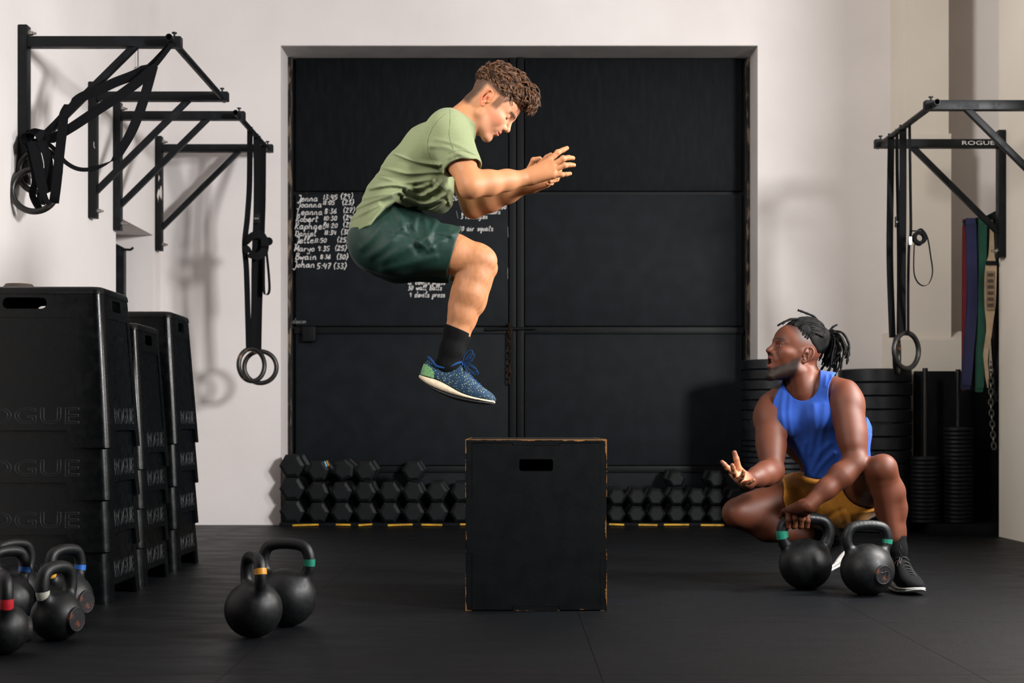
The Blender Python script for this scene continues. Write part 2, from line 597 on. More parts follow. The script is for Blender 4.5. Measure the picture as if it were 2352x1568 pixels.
def chalk(text, px, py, h_px, mm='chalk', wid=1.0, slope=0.0, advance=.62, parent=None):
    """one chalk line written on the door, px/py of the baseline start"""
    s = DY / F
    y0 = DY - .0015
    b = MB()
    x = 0.0
    for ch in text:
        if ch == ' ':
            x += .5
            continue
        g = G.get(ch)
        if g is None:
            continue
        mxw = max(p[0] for st in g for p in st)
        for st in g:
            jit = [(p[0] * wid + x + R_.uniform(-.02, .02), p[1] + R_.uniform(-.03, .03)) for p in st]
            pts = []
            for a, c in jit:
                pts.append(Vector(((px + (a + .16 * c) * h_px - VX) * s, y0, CAM_Z + (VY - py + (c + slope * a) * h_px) * s)))
            pts = catmull(pts, 4) if len(pts) > 2 else pts
            rad = .0029 * R_.uniform(.85, 1.2)
            vs, fs = [], []
            for i, p in enumerate(pts):
                t = (pts[min(i + 1, len(pts) - 1)] - pts[max(i - 1, 0)]).normalized()
                nrm = Vector((-t.z, 0, t.x)) * rad * (1 + .25 * math.sin(i * 1.7))
                vs += [p + nrm, p - nrm, p + Vector((0, .004, 0))]
            for i in range(len(pts) - 1):
                for k in range(3):
                    k2 = (k + 1) % 3
                    fs.append((i * 3 + k, i * 3 + k2, i * 3 + 3 + k2, i * 3 + 3 + k))
            fs += [(0, 1, 2), tuple(len(vs) - 3 + k for k in range(3))]
            b.add(vs, fs)
        x += (mxw + .1) * wid if ch not in '1:i' else (mxw + .16) * wid
    return b.build('chalk_line', M[mm], parent, .8, True)


notes = [
    ('Jenna', 684, 462, 15), ('13:45', 742, 458, 14), ('(29)', 781, 457, 15),
    ('Joanna', 683, 476, 15), ('11:05', 741, 470, 13), ('(23)', 785, 470, 14),
    ('Leanna', 682, 493, 15), ('8:36', 745, 490, 14), ('(27)', 787, 488, 14),
    ('Robert', 679, 509, 15), ('10:30', 743, 506, 13), ('(24)', 787, 505, 14),
    ('Raphael', 677, 526, 16), ('11:20', 747, 523, 13), ('(28)', 787, 521, 14),
    ('Daniel', 677, 542, 14), ('11:34', 745, 539, 13), ('(31)', 782, 538, 14),
    ('Jelle', 679, 558, 16), ('11:50', 722, 557, 13), ('(25)', 773, 556, 14),
    ('Maryo', 676, 577, 15), ('9:35', 729, 576, 14), ('(25)', 768, 575, 14),
    ('Bwain', 678, 596, 16), ('8:36', 735, 594, 12), ('(30)', 772, 595, 14),
    ('Johan', 674, 614, 16), ('5:47', 727, 617, 16), ('(33)', 765, 617, 16),
    ('wall balls', 965, 641, 13), ('12 Devils press', 937, 653, 13), ('30 wall balls', 937, 666, 13), ('9 devils press', 940, 682, 13),
    ('20', 1036, 460, 14), ('1250', 1140, 480, 11), ('2 lunges climbers', 1060, 491, 12), ('3 rectangles', 1058, 502, 12),
    ('100 air squats', 1050, 530, 13),
]
for t, px, py, h in notes:
    w = chalk(t, px, py, h, wid=1.15 if len(t) < 9 else .92, slope=.0, parent=panels[1, 0])
    w.parent = panels[1, 0]
for t, px, py, h in (('demon', 672, 742, 11),):
    chalk(t, px, py, h, 'chalk_faint', parent=panels[1, 0])
for (px0, py0, px1, py1) in ((1166, 520, 1167, 545), (1166, 615, 1166, 640), (1048, 484, 1052, 502)):
    a, b_ = at(px0, py0, DY - .002), at(px1, py1, DY - .002)
    MB().ribbon([a, (a + b_) / 2, b_], (1, 0, 0), .005, .002).build('chalk_line', M['chalk_faint'], panels[1, 0], None, True)

# rusty chain on the meeting stile
def chain(name, pts, m, lw, ll, parent, world=True):
    path = [Vector(p) for p in pts]
    L = sum((path[i + 1] - path[i]).length for i in range(len(path) - 1))
    n = max(2, int(L / (ll * .72)))
    for i in range(n):
        t = (i + .5) / n * (len(path) - 1)
        k = min(int(t), len(path) - 2)
        c = path[k].lerp(path[k + 1], t - k)
        d = (path[k + 1] - path[k]).normalized()
        w = Vector((1, 0, 0)) if i % 2 else Vector((.35, .94, 0))
        w = (w - d * w.dot(d)).normalized()
        lp = [c + d * (math.sin(a) * ll / 2) + w * (math.cos(a) * lw / 2) for a in [2 * math.pi * q / 12 for q in range(12)]]
        MB().tube(lp, lw * .17, 6, closed=True).build('link', m, parent, .8, world)


ch = thing('door_chain', at(1171, 880, DY - .04), 'rusty chain hanging down the meeting edge of the black steel door', 'chain')
chain('link', [at(1171, 745, DY - .03), at(1171, 800, DY - .03), at(1170, 882, DY - .03)], M['rust'], .024, .05, ch)

# ------------------------------------------------------------------ wooden jump box
BX0, BX1, BY0, BY1, BZ = (1069 - VX) * 5.08 / F, (1394 - VX) * 5.08 / F, 5.08, 5.84, .612


def worn_wood():
    """black paint rubbed through to the ply along the box edges"""
    m = mat('painted_plywood', '#080a0c', .6, bump=.12, bump_scale=70, rough2=.5, scale=14, spec=.16)
    nt = m.node_tree
    b = nt.nodes['Principled BSDF']
    tc = nt.nodes.new('ShaderNodeTexCoord')
    sep = nt.nodes.new('ShaderNodeSeparateXYZ')
    nt.links.new(tc.outputs['Object'], sep.inputs[0])

    def mth(op, a, b_=None, c=None):
        n = nt.nodes.new('ShaderNodeMath')
        n.operation = op
        for i, v in enumerate((a, b_, c)):
            if v is None:
                continue
            if isinstance(v, (int, float)):
                n.inputs[i].default_value = v
            else:
                nt.links.new(v, n.inputs[i])
        return n.outputs[0]
    W, D = (BX1 - BX0) / 2, (BY1 - BY0)
    ex = mth('SUBTRACT', W, mth('ABSOLUTE', sep.outputs[0]))
    ey = mth('SUBTRACT', D / 2, mth('ABSOLUTE', mth('SUBTRACT', sep.outputs[1], D / 2)))
    ez = mth('SUBTRACT', BZ / 2, mth('ABSOLUTE', mth('SUBTRACT', sep.outputs[2], BZ / 2)))
    lo_ = mth('MINIMUM', mth('MINIMUM', ex, ey), ez)
    hi_ = mth('MAXIMUM', mth('MAXIMUM', ex, ey), ez)
    mid = mth('SUBTRACT', mth('SUBTRACT', mth('ADD', mth('ADD', ex, ey), ez), lo_), hi_)
    no = nt.nodes.new('ShaderNodeTexNoise')
    no.inputs['Scale'].default_value = 9
    no.inputs['Detail'].default_value = 8
    no.inputs['Roughness'].default_value = .7
    nt.links.new(tc.outputs['Object'], no.inputs['Vector'])
    w = mth('MULTIPLY', mth('POWER', mth('MAXIMUM', mth('SUBTRACT', no.outputs[0], .40), 0), 2.0), .13)
    top = mth('MULTIPLY', mth('LESS_THAN', mth('SUBTRACT', BZ, sep.outputs[2]), .05), .0016)
    fac = mth('LESS_THAN', mid, mth('ADD', mth('ADD', w, top), .0002))
    mx = nt.nodes.new('ShaderNodeMix')
    mx.data_type = 'RGBA'
    mx.inputs[6].default_value = (*lin('#080a0c'), 1)
    mx.inputs[7].default_value = (*lin('#8a5f35'), 1)
    nt.links.new(fac, mx.inputs[0])
    nt.links.new(mx.outputs[2], b.inputs['Base Color'])
    return m


WW = worn_wood()
cx = (BX0 + BX1) / 2
pb = thing('plyo_box', (cx, BY0, 0), 'black painted plywood jump box with rubbed edges and a hand slot', 'jump box')
hw, T = (BX1 - BX0) / 2, .019
slot = [(a + 0.0, b + .52) for a, b in rrect(.12, .043, .008, 3)]
tabx = .024
outer = [(-hw + tabx, .004), (-hw + tabx, .205), (-hw + .002, .205), (-hw + .002, .405), (-hw + tabx, .405), (-hw + tabx, BZ - .014),
         (-.085, BZ - .014), (-.085, BZ - .022), (.085, BZ - .022), (.085, BZ - .014), (hw - tabx, BZ - .014),
         (hw - tabx, .405), (hw - .002, .405), (hw - .002, .205), (hw - tabx, .205), (hw - tabx, .004),
         (.085, .004), (.085, .016), (-.085, .016), (-.085, .004)]
for y, sgn in ((0.0, 1), (BY1 - BY0 - T, 1)):
    MB().plate(outer, [slot] if y == 0 else [], (0, y + T, 0), (1, 0, 0), (0, 0, 1), T).build('front_panel' if y == 0 else 'back_panel', WW, pb, .4)
for sgn in (-1, 1):
    x0 = -hw if sgn < 0 else hw - .0233
    dd = BY1 - BY0
    so = [(.001, 0), (dd - .001, 0), (dd - .001, .2043), (dd - .02, .2043), (dd - .02, .4057), (dd - .001, .4057), (dd - .001, BZ - .012),
          (.001, BZ - .012), (.001, .4057), (.02, .4057), (.02, .2043), (.001, .2043)]
    MB().plate(so, [], (x0, 0, 0), (0, 1, 0), (0, 0, 1), .0233).build('side_panel', WW, pb, .4)
MB().plate([(-hw, 0), (hw, 0), (hw, BY1 - BY0), (-hw, BY1 - BY0)], [], (0, 0, BZ - .012), (1, 0, 0), (0, 1, 0), .012).build('top_panel', WW, pb, .4)
MB().box((-.083, .0004, BZ - .021), (.083, .02, BZ - .0125)).build('top_tab', WW, pb, None)
MB().box((-.083, .0004, .001), (.083, .02, .015)).build('bottom_tab', WW, pb, None)

# ------------------------------------------------------------------ stackable resin boxes
BW, BD, BH, TP = .65, .47, .60, .042


def resin_box():
    def solid(w, d, tp, z0, z1, r, lip=False):
        b = MB()
        rings = [(z0, 0), (z1 * .955, tp * .955)]
        if lip:
            rings += [(z1 * .9551, tp * .955 - .003), (z1 - .012, tp - .003), (z1 - .004, tp + .001), (z1, tp + .008)]
        else:
            rings += [(z1, tp)]
        n = 24
        vs = []
        for z, t in rings:
            vs += [(x, y, z) for x, y in rrect(w - 2 * t, d - 2 * t, r, 5)]
        fs = [tuple(reversed(range(n))), tuple((len(rings) - 1) * n + k for k in range(n))]
        for i in range(len(rings) - 1):
            fs += [(i * n + k, i * n + (k + 1) % n, (i + 1) * n + (k + 1) % n, (i + 1) * n + k) for k in range(n)]
        b.add(vs, fs)
        return b.mesh('solid')
    th = .0105
    me = solid(BW, BD, TP, 0, BH, .034, True)
    inner = solid(BW - 2 * th, BD - 2 * th, TP, -.02, BH - .012, .028)
    cut = [inner]
    ang = math.atan(TP / BH)

    def prism_cut(poly, axis, depth0, depth1):
        b = MB()
        n = len(poly)
        if axis == 'y':
            vs = [(a, depth0, z) for a, z in poly] + [(a, depth1, z) for a, z in poly]
        else:
            vs = [(depth0, a, z) for a, z in poly] + [(depth1, a, z) for a, z in poly]
        fs = [tuple(range(n)), tuple(range(2 * n - 1, n - 1, -1))] + [(k, (k + 1) % n, n + (k + 1) % n, n + k) for k in range(n)]
        b.add(vs, fs)
        return b.mesh('cut')
    nw, nd = BW / 2 - .135, BD / 2 - .075
    cut.append(prism_cut([(-nw, -.03), (nw, -.03), (nw - .012, .05), (nw - .024, .064), (-nw + .024, .064), (-nw + .012, .05)], 'y', -1, 1))
    cut.append(prism_cut([(-nd, -.03), (nd, -.03), (nd - .01, .05), (nd - .02, .064), (-nd + .02, .064), (-nd + .01, .05)], 'x', -1, 1))
    cut.append(prism_cut([(a, b + BH - .062) for a, b in rrect(.165, .042, .02, 4)], 'y', -1, 1))
    cut.append(prism_cut([(a, b + BH - .062) for a, b in rrect(.11, .042, .008, 2)], 'x', -1, 1))
    for s in (-1, 1):     # shallow recessed fields on the four walls
        b = MB()
        w2 = BW / 2 - .125
        z0, z1 = .165, .485
        y0, y1 = BD / 2 - TP * z0 / BH, BD / 2 - TP * z1 / BH
        b.add([(-w2, s * (y0 - .003), z0), (w2, s * (y0 - .003), z0), (w2 - .012, s * (y1 - .003), z1), (-w2 + .012, s * (y1 - .003), z1),
               (-w2, s * (y0 + .05), z0), (w2, s * (y0 + .05), z0), (w2 - .012, s * (y1 + .05), z1), (-w2 + .012, s * (y1 + .05), z1)],
              [(0, 1, 2, 3), (7, 6, 5, 4), (0, 1, 5, 4), (1, 2, 6, 5), (2, 3, 7, 6), (3, 0, 4, 7)])
        cut.append(b.mesh('cut'))
        b = MB()
        w2 = BD / 2 - .085
        x0, x1 = BW / 2 - TP * z0 / BH, BW / 2 - TP * z1 / BH
        b.add([(s * (x0 - .003), -w2, z0), (s * (x0 - .003), w2, z0), (s * (x1 - .003), w2 - .012, z1), (s * (x1 - .003), -w2 + .012, z1),
               (s * (x0 + .05), -w2, z0), (s * (x0 + .05), w2, z0), (s * (x1 + .05), w2 - .012, z1), (s * (x1 + .05), -w2 + .012, z1)],
              [(0, 1, 2, 3), (7, 6, 5, 4), (0, 1, 5, 4), (1, 2, 6, 5), (2, 3, 7, 6), (3, 0, 4, 7)])
        cut.append(b.mesh('cut'))
    return boolean(me, cut), ang


box_me, box_ang = resin_box()
box_me.materials.clear()
box_me.materials.append(M['resin'])
let_front = text_mesh('lettering', 'ROGUE', .085, outline=.0011, sx=1.5)
let_side = text_mesh('lettering', 'ROGUE', .085, outline=.0011, sx=.95)
for l in (let_front, let_side):
    l.materials.append(M['resin_letter'])
edge_me = None


def resin_box_thing(loc, label, shell_mat=None):
    t = thing('plyo_crate', loc, label, 'stackable box', 'black resin boxes stacked by the wall')
    sh = link('shell', box_me, None, t)
    zc = .115
    o = link('lettering', let_front, None, t)
    o.location = (0, -(BD / 2 - TP * zc / BH) - .0003, zc)
    o.rotation_euler = (math.pi / 2 - box_ang, 0, 0)
    o = link('lettering', let_side, None, t)
    o.location = (BW / 2 - TP * zc / BH + .0003, 0, zc)
    o.rotation_euler = (math.pi / 2 - box_ang, 0, math.pi / 2)
    # rubbed vertical corner
    b = MB()
    rr = .034
    for k in range(5):
        pass
    return t


STEP = .193
stacks = [((-1.483 - BW / 2, 5.256 + BD / 2), 4, 0.0, 'front'), ((-1.497 - BW / 2, 5.80 + BD / 2), 4, -.095, 'middle'),
          ((-1.503 - BW / 2, 6.42 + BD / 2), 4, 0.0, 'back')]
lv = ['bottom', 'second', 'third', 'top']
for (sx, sy), n, dzt, nm in stacks:
    for k in range(n):
        st = STEP if nm != 'middle' else .161
        where = {'front': 'stack behind the small kettlebells', 'middle': 'lower stack between the two taller ones', 'back': 'stack nearest the rear wall'}[nm]
        resin_box_thing((sx, sy, k * st), 'black resin box, %s of the %s' % ({'bottom': 'bottom one', 'second': 'second from below', 'third': 'third from below', 'top': 'topmost'}[lv[k]], where))
t = MB().lathe([(0, .0), (.055, .0), (.062, .012), (.05, .028), (0, .03)], 24, (-1.90, 5.50, BH + 3 * STEP)).build('leather_pad', M['brown_leather'], None, .5)
tag(t, 'small brown rounded pad lying on top of the resin boxes', 'pad')

ORD = ['lowest', 'second', 'third', 'fourth', 'fifth', 'sixth', 'seventh', 'eighth', 'ninth', 'tenth', 'eleventh', 'twelfth', 'thirteenth', 'fourteenth', 'fifteenth',
       'sixteenth', 'seventeenth', 'eighteenth', 'nineteenth', 'twentieth', 'twenty-first', 'twenty-second', 'twenty-third', 'twenty-fourth', 'twenty-fifth']


def nth(k, n):
    return 'topmost' if k == n - 1 else ORD[k] if k == 0 else ORD[k] + ' from below'


# ------------------------------------------------------------------ pull-up rigs
PT, PB, ARM = 2.54, 1.795, .76      # plate top and bottom height, arm reach


def rig(name, wall_x, side, y_near, y_far, label, chipped=(), PT=PT):
    """side +1: the arms reach towards +x"""
    PB = PT - .745
    wall_x += side * .004
    t = thing(name, (wall_x, (y_near + y_far) / 2, PB), label, 'pull-up bar', 'pull-up rigs')
    for i, y in enumerate((y_near, y_far)):
        pm = M['chipped_steel'] if (i in chipped) else M['black_steel']
        p = MB().box((wall_x, y - .03, PB), (wall_x + side * .04, y + .03, PT), bevel=.003) if side > 0 else \
            MB().box((wall_x - .04, y - .03, PB), (wall_x, y + .03, PT), bevel=.003)
        po = p.build('wall_plate', pm, t, .3, True)
        for z in (PT - .035, PB + .04):
            b = MB()
            b.cyl((wall_x + side * .04, y - .0, z), (wall_x + side * .046, y, z), .018, 14)
            b.cyl((wall_x + side * .046, y, z), (wall_x + side * .060, y, z), .011, 6)
            b.cyl((wall_x + side * .060, y, z), (wall_x + side * .074, y, z), .006, 8)
            b.build('bolt', M['zinc'], po, .5, True)
        za = PT - .078
        MB().box((min(wall_x + side * .03, wall_x + side * ARM), y - .025, za - .025), (max(wall_x + side * .03, wall_x + side * ARM), y + .025, za + .025), bevel=.004
                 ).build('arm', M['black_steel'], t, .3, True)
        MB().bar((wall_x + side * .02, y, PB + .135), (wall_x + side * .545, y, za - .012), .032, .032, (0, 1, 0), .003).build('brace', M['black_steel'], t, .3, True)
        b = MB()
        xb = wall_x + side * (ARM - .035)
        b.cyl((xb, y, za + .02), (xb, y, za + .048), .005, 8)
        b.cyl((xb, y, za + .042), (xb, y, za + .048), .012, 10)
        b.build('set_screw', M['black_steel'], t, .5, True)
    bt = MB()
    xb = wall_x + side * (ARM - .035)
    za = PT - .082
    n = 20
    vs, fs = [], []
    for yy, r in ((y_near - .11, .013), (y_near - .11, .0165), (y_far + .06, .0165), (y_far + .06, .0)):
        vs += [(xb + r * math.cos(2 * math.pi * k / n), yy, za + r * math.sin(2 * math.pi * k / n)) for k in range(n)]
    vs += [(xb + .013 * math.cos(2 * math.pi * k / n), y_near + .05, za + .013 * math.sin(2 * math.pi * k / n)) for k in range(n)]
    for i, j in ((0, 1), (1, 2), (2, 3), (4, 0)):
        fs += [(i * n + k, i * n + (k + 1) % n, j * n + (k + 1) % n, j * n + k) for k in range(n)]
    bt.add(vs, fs)
    bt.build('bar', M['black_steel'], t, .6, True)
    return t


Y1, Y2, Y3, Y4 = F / 488, F / 418.6, F / 394, F / 352.5
rig1 = rig('pull_up_rig', XL, 1, Y1, Y2, 'wall-mounted black pull-up rig with tangled ring straps over its brace', (1,))
rig2 = rig('pull_up_rig', XL, 1, Y3, Y4, 'wall-mounted black pull-up rig beside the corner, rings hanging straight down', (1,))
Y6 = F / 391.7
Y5 = Y6 - 1.0
rig3 = rig('pull_up_rig', XR, -1, Y5, Y6, 'pull-up rig with white lettering on one arm, on the cream wall', PT=2.387)
lt = text_mesh('lettering', 'ROGUE', .034, extrude=.0006, sx=1.7)
o = link('lettering', lt, M['white_print'], rig3)
o.location = Vector((XR - .165, Y6 - .0262, 2.387 - .078)) - rig3.location
o.rotation_euler = (math.pi / 2, 0, 0)

# ------------------------------------------------------------------ gymnastic rings
def ring_mesh(centre, normal, rad=.1, tube=.0145):
    n = Vector(normal).normalized()
    u = n.orthogonal().normalized()
    w = n.cross(u)
    c = Vector(centre)
    return MB().tube([c + (u * math.cos(a) + w * math.sin(a)) * rad for a in [2 * math.pi * k / 40 for k in range(40)]], tube, 12, closed=True)


def gym_ring(label, centre, normal, straps, buckle=None, group=None):
    t = thing('gym_ring', centre, label, 'gym ring', group)
    ring_mesh(centre, normal).build('ring', M['ring_wood'], t, .8, True)
    for path, wd, w in straps:
        MB().ribbon(catmull(path, 6), wd, w).build('strap', M['webbing'], t, .5, True)
    if buckle:
        c = Vector(buckle)
        b = MB()
        b.box(c + Vector((-.02, -.012, -.03)), c + Vector((.02, .0, .03)), bevel=.003)
        b.build('buckle', M['black_steel'], t, .4, True)
        MB().box(c + Vector((-.014, -.016, -.006)), c + Vector((.014, -.011, .004)), bevel=.002).build('buckle_tongue', M['zinc'], t, .4, True)
    return t


def on_bar(px, wall_x, side, z, dy=0.0):
    """point where a strap crosses the pull-up bar"""
    x = wall_x + side * (ARM - .035)
    Y = F * x / (px - VX)
    return Vector((x, Y + dy, z + .019))


za = PT - .082
yb = Y4 - .36          # the two left rings
xb = XL + ARM - .035
ga = gym_ring('dark wooden ring turned edge-on, hanging by the corner next to the door',
              at(578, 838, yb - .08), (.75, -.66, 0),
              [([on_bar(574, XL, 1, za), at(573, 420, yb - .12), at(568, 500, yb - .12), at(562, 560, yb - .12), at(566, 620, yb - .12), at(569, 720, yb - .1), at(571, 800, yb - .09)], (1, .1, 0), .034),
               ([on_bar(588, XL, 1, za), at(589, 420, yb - .1), at(588, 500, yb - .1), at(584, 600, yb - .09), at(583, 700, yb - .09), at(580, 798, yb - .08)], (1, .3, 0), .034)],
              at(590, 502, yb - .12), 'gym rings on straps')
gb = gym_ring('worn wooden ring facing the room, hanging by the corner next to the door',
              at(598, 843, yb + .05), (.15, -1, 0),
              [([on_bar(605, XL, 1, za), at(604, 450, yb + .02), at(602, 520, yb + .02), at(600, 600, yb + .03), at(596, 700, yb + .03), at(594, 805, yb + .05)], (1, .0, 0), .035),
               ([on_bar(592, XL, 1, za), at(592, 500, yb - .02), at(591, 650, yb), at(592, 802, yb + .04)], (1, .2, 0), .036),
               ([at(604, 530, yb - .03), at(611, 570, yb - .03), at(618, 640, yb - .03), at(618, 670, yb - .03), at(610, 676, yb - .03), at(606, 660, yb - .03), at(606, 560, yb - .03)], (.3, 1, 0), .03),
               ([at(571, 580, yb - .14), at(564, 562, yb - .14), at(575, 545, yb - .14), at(592, 538, yb - .13), at(606, 545, yb - .1), at(607, 575, yb - .12), at(592, 588, yb - .15), at(571, 582, yb - .15)], (0, .3, 1), .05)],
              None, 'gym rings on straps')
roll = MB().cyl(at(616, 554, yb - .06), at(617, 554, yb + .0), .026, 18)
roll.build('rolled_strap', M['webbing'], gb, .6, True)

yc = Y6 - .34          # right pair
gc = gym_ring('worn wooden ring hanging in front of the cream wall, turned to the room',
              at(2082, 805, yc - .04), (.55, -.83, 0),
              [([on_bar(2074, XR, -1, 2.305), at(2074, 450, yc - .1), at(2073, 600, yc - .08), at(2073, 765, yc - .05)], (1, .05, 0), .040),
               ([on_bar(2089, XR, -1, 2.305), at(2091, 430, yc - .25), at(2092, 530, yc - .2), at(2088, 560, yc - .18), at(2086, 650, yc - .15), at(2086, 770, yc - .06)], (1, .6, 0), .019),
               ([at(2092, 530, yc - .2), at(2104, 530, yc - .2), at(2118, 528, yc - .2), at(2124, 545, yc - .2), at(2116, 562, yc - .2), at(2103, 560, yc - .2), at(2098, 545, yc - .2), at(2104, 532, yc - .2), at(2116, 526, yc - .2),
                 at(2130, 545, yc - .2), at(2138, 590, yc - .2), at(2142, 625, yc - .2), at(2134, 650, yc - .2), at(2120, 656, yc - .2), at(2106, 645, yc - .2), at(2099, 620, yc - .2), at(2100, 560, yc - .2)], (.15, 1, 0), .034)],
              None, 'gym rings on straps')
bc = at(2091, 553, yc - .215)
MB().box(bc + Vector((-.011, -.004, -.024)), bc + Vector((.009, .006, .024)), bevel=.003).build('buckle', M['zinc'], gc, .4, True)
rc = at(2112, 546, yc - .2)
b = MB()
b.lathe([(.019, -.017), (.036, -.017), (.038, -.015), (.038, .015), (.036, .017), (.019, .017), (.019, -.017)], 28)
rl = b.build('rolled_strap', M['webbing'], gc, .6)
rl.location = rc - gc.location
rl.rotation_euler = (math.pi / 2, 0, 0)
gd = gym_ring('wooden ring seen nearly edge-on in front of the cream wall',
              at(2060, 815, yc + .03), (.93, -.36, 0),
              [([on_bar(2047, XR, -1, 2.305), at(2045, 450, yc - .04), at(2044, 600, yc - .02), at(2050, 775, yc + .02)], (1, .05, 0), .038),
               ([on_bar(2060, XR, -1, 2.305), at(2061, 400, yc - .03), at(2063, 500, yc - .02), at(2064, 640, yc), at(2063, 770, yc + .03)], (1, .9, 0), .03)],
              at(2063, 510, yc - .06), 'gym rings on straps')

# the tangle on the first rig
yt = Y1 - .06
def tpath(pts):
    return [at(x, y, yt + d) for x, y, d in pts]
ge = gym_ring('black ring looped into the tangled straps, the lower one', at(79, 437, Y1 - .10), (.12, -1, .1),
              [(tpath([(396, 100, .0), (345, 163, -.01), (285, 212, -.02), (225, 252, -.03), (165, 292, -.03), (120, 318, -.02), (85, 335, -.02)]), (.4, 0, .9), [.02] * 6 + [.045] * 25 + [.03] * 6),
               (tpath([(158, 240, .09), (147, 262, .0), (143, 300, -.04), (136, 360, -.06), (130, 420, -.07), (126, 450, -.07), (124, 466, -.04), (124, 462, .01)]), (1, .1, 0), .044),
               (tpath([(75, 325, -.05), (85, 370, -.07), (95, 420, -.08), (104, 455, -.08), (113, 468, -.08)]), (1, .2, 0), [.05] * 8 + [.045] * 8 + [.025] * 9)],
              None, 'tangled gym rings')
gf = gym_ring('black ring looped into the tangled straps, the upper one', at(90, 392, Y1 - .05), (-.1, -1, .05),
              [(tpath([(388, 103, .02), (330, 160, .01), (262, 190, 0), (215, 212, -.01), (180, 228, -.01), (140, 270, -.02), (100, 312, -.02)]), (.3, 0, .95), [.018] * 6 + [.045] * 20 + [.03] * 11),
               (tpath([(352, 150, .02), (328, 235, .02), (303, 300, .02), (275, 348, .03), (255, 370, .03), (215, 387, .03), (180, 388, .02), (150, 372, .0), (128, 345, -.02), (100, 322, -.02)]), (.75, .25, .55), [.045] * 20 + [.03] * 12 + [.02] * 23),
               (tpath([(78, 318, -.03), (72, 350, -.05), (78, 390, -.05), (80, 420, -.05), (74, 445, -.04), (84, 470, -.04), (92, 478, -.04)]), (1, .2, 0), .03),
               (tpath([(88, 322, -.04), (104, 345, -.05), (112, 380, -.05), (108, 420, -.05), (96, 445, -.04), (94, 470, -.04)]), (1, .3, 0), .04)],
              None, 'tangled gym rings')
kn = MB()
for k in range(4):
    a = k * .05
    lp = [at(76 + 20 * math.cos(q) + k * 4, 326 + 20 * math.sin(q) - k * 3, Y1 - .06 + .05 * math.sin(q * 2) + .01 * k) for q in [2 * math.pi * j / 14 for j in range(15)]]
    kn.ribbon(lp, (.2, 1, .1), .05, .004)
kn.build('strap_knot', M['webbing'], ge, .5, True)
# thin wire clip on the rear wall behind the first rig
wc = [at(303, 108, 8.74), at(303, 150, 8.74), at(309, 157, 8.74), at(317, 152, 8.74), at(317, 112, 8.74), at(311, 105, 8.76)]
o = MB().tube(wc, .003, 6).build('wire_hook', M['black_steel'], None, .8)
tag(o, 'thin bent wire loop hanging high in front of the white wall', 'hook')
# post with hook in the niche
hp = thing('hook_post', (-2.52, NY1 - .03, 0), 'black upright steel post with a bent hook inside the wall niche', 'hook post')
MB().add([(x, y, z) for x in (-2.60, -2.484) for y in (NY1 - .06, NY1 - .002) for z in (0, 1.80 if x > -2.5 else 1.86)],
         [(0, 1, 3, 2), (4, 6, 7, 5), (0, 4, 5, 1), (2, 3, 7, 6), (1, 5, 7, 3), (0, 2, 6, 4)]).build('post', M['black_steel'], hp, .3, True)
jb = NY1 - .06
MB().tube(catmull([at(282, 573, jb), at(292, 573, jb - .02), at(300, 573, jb - .03), at(306, 568, jb - .03)], 4), .008, 8).build('hook', M['black_steel'], hp, .8, True)

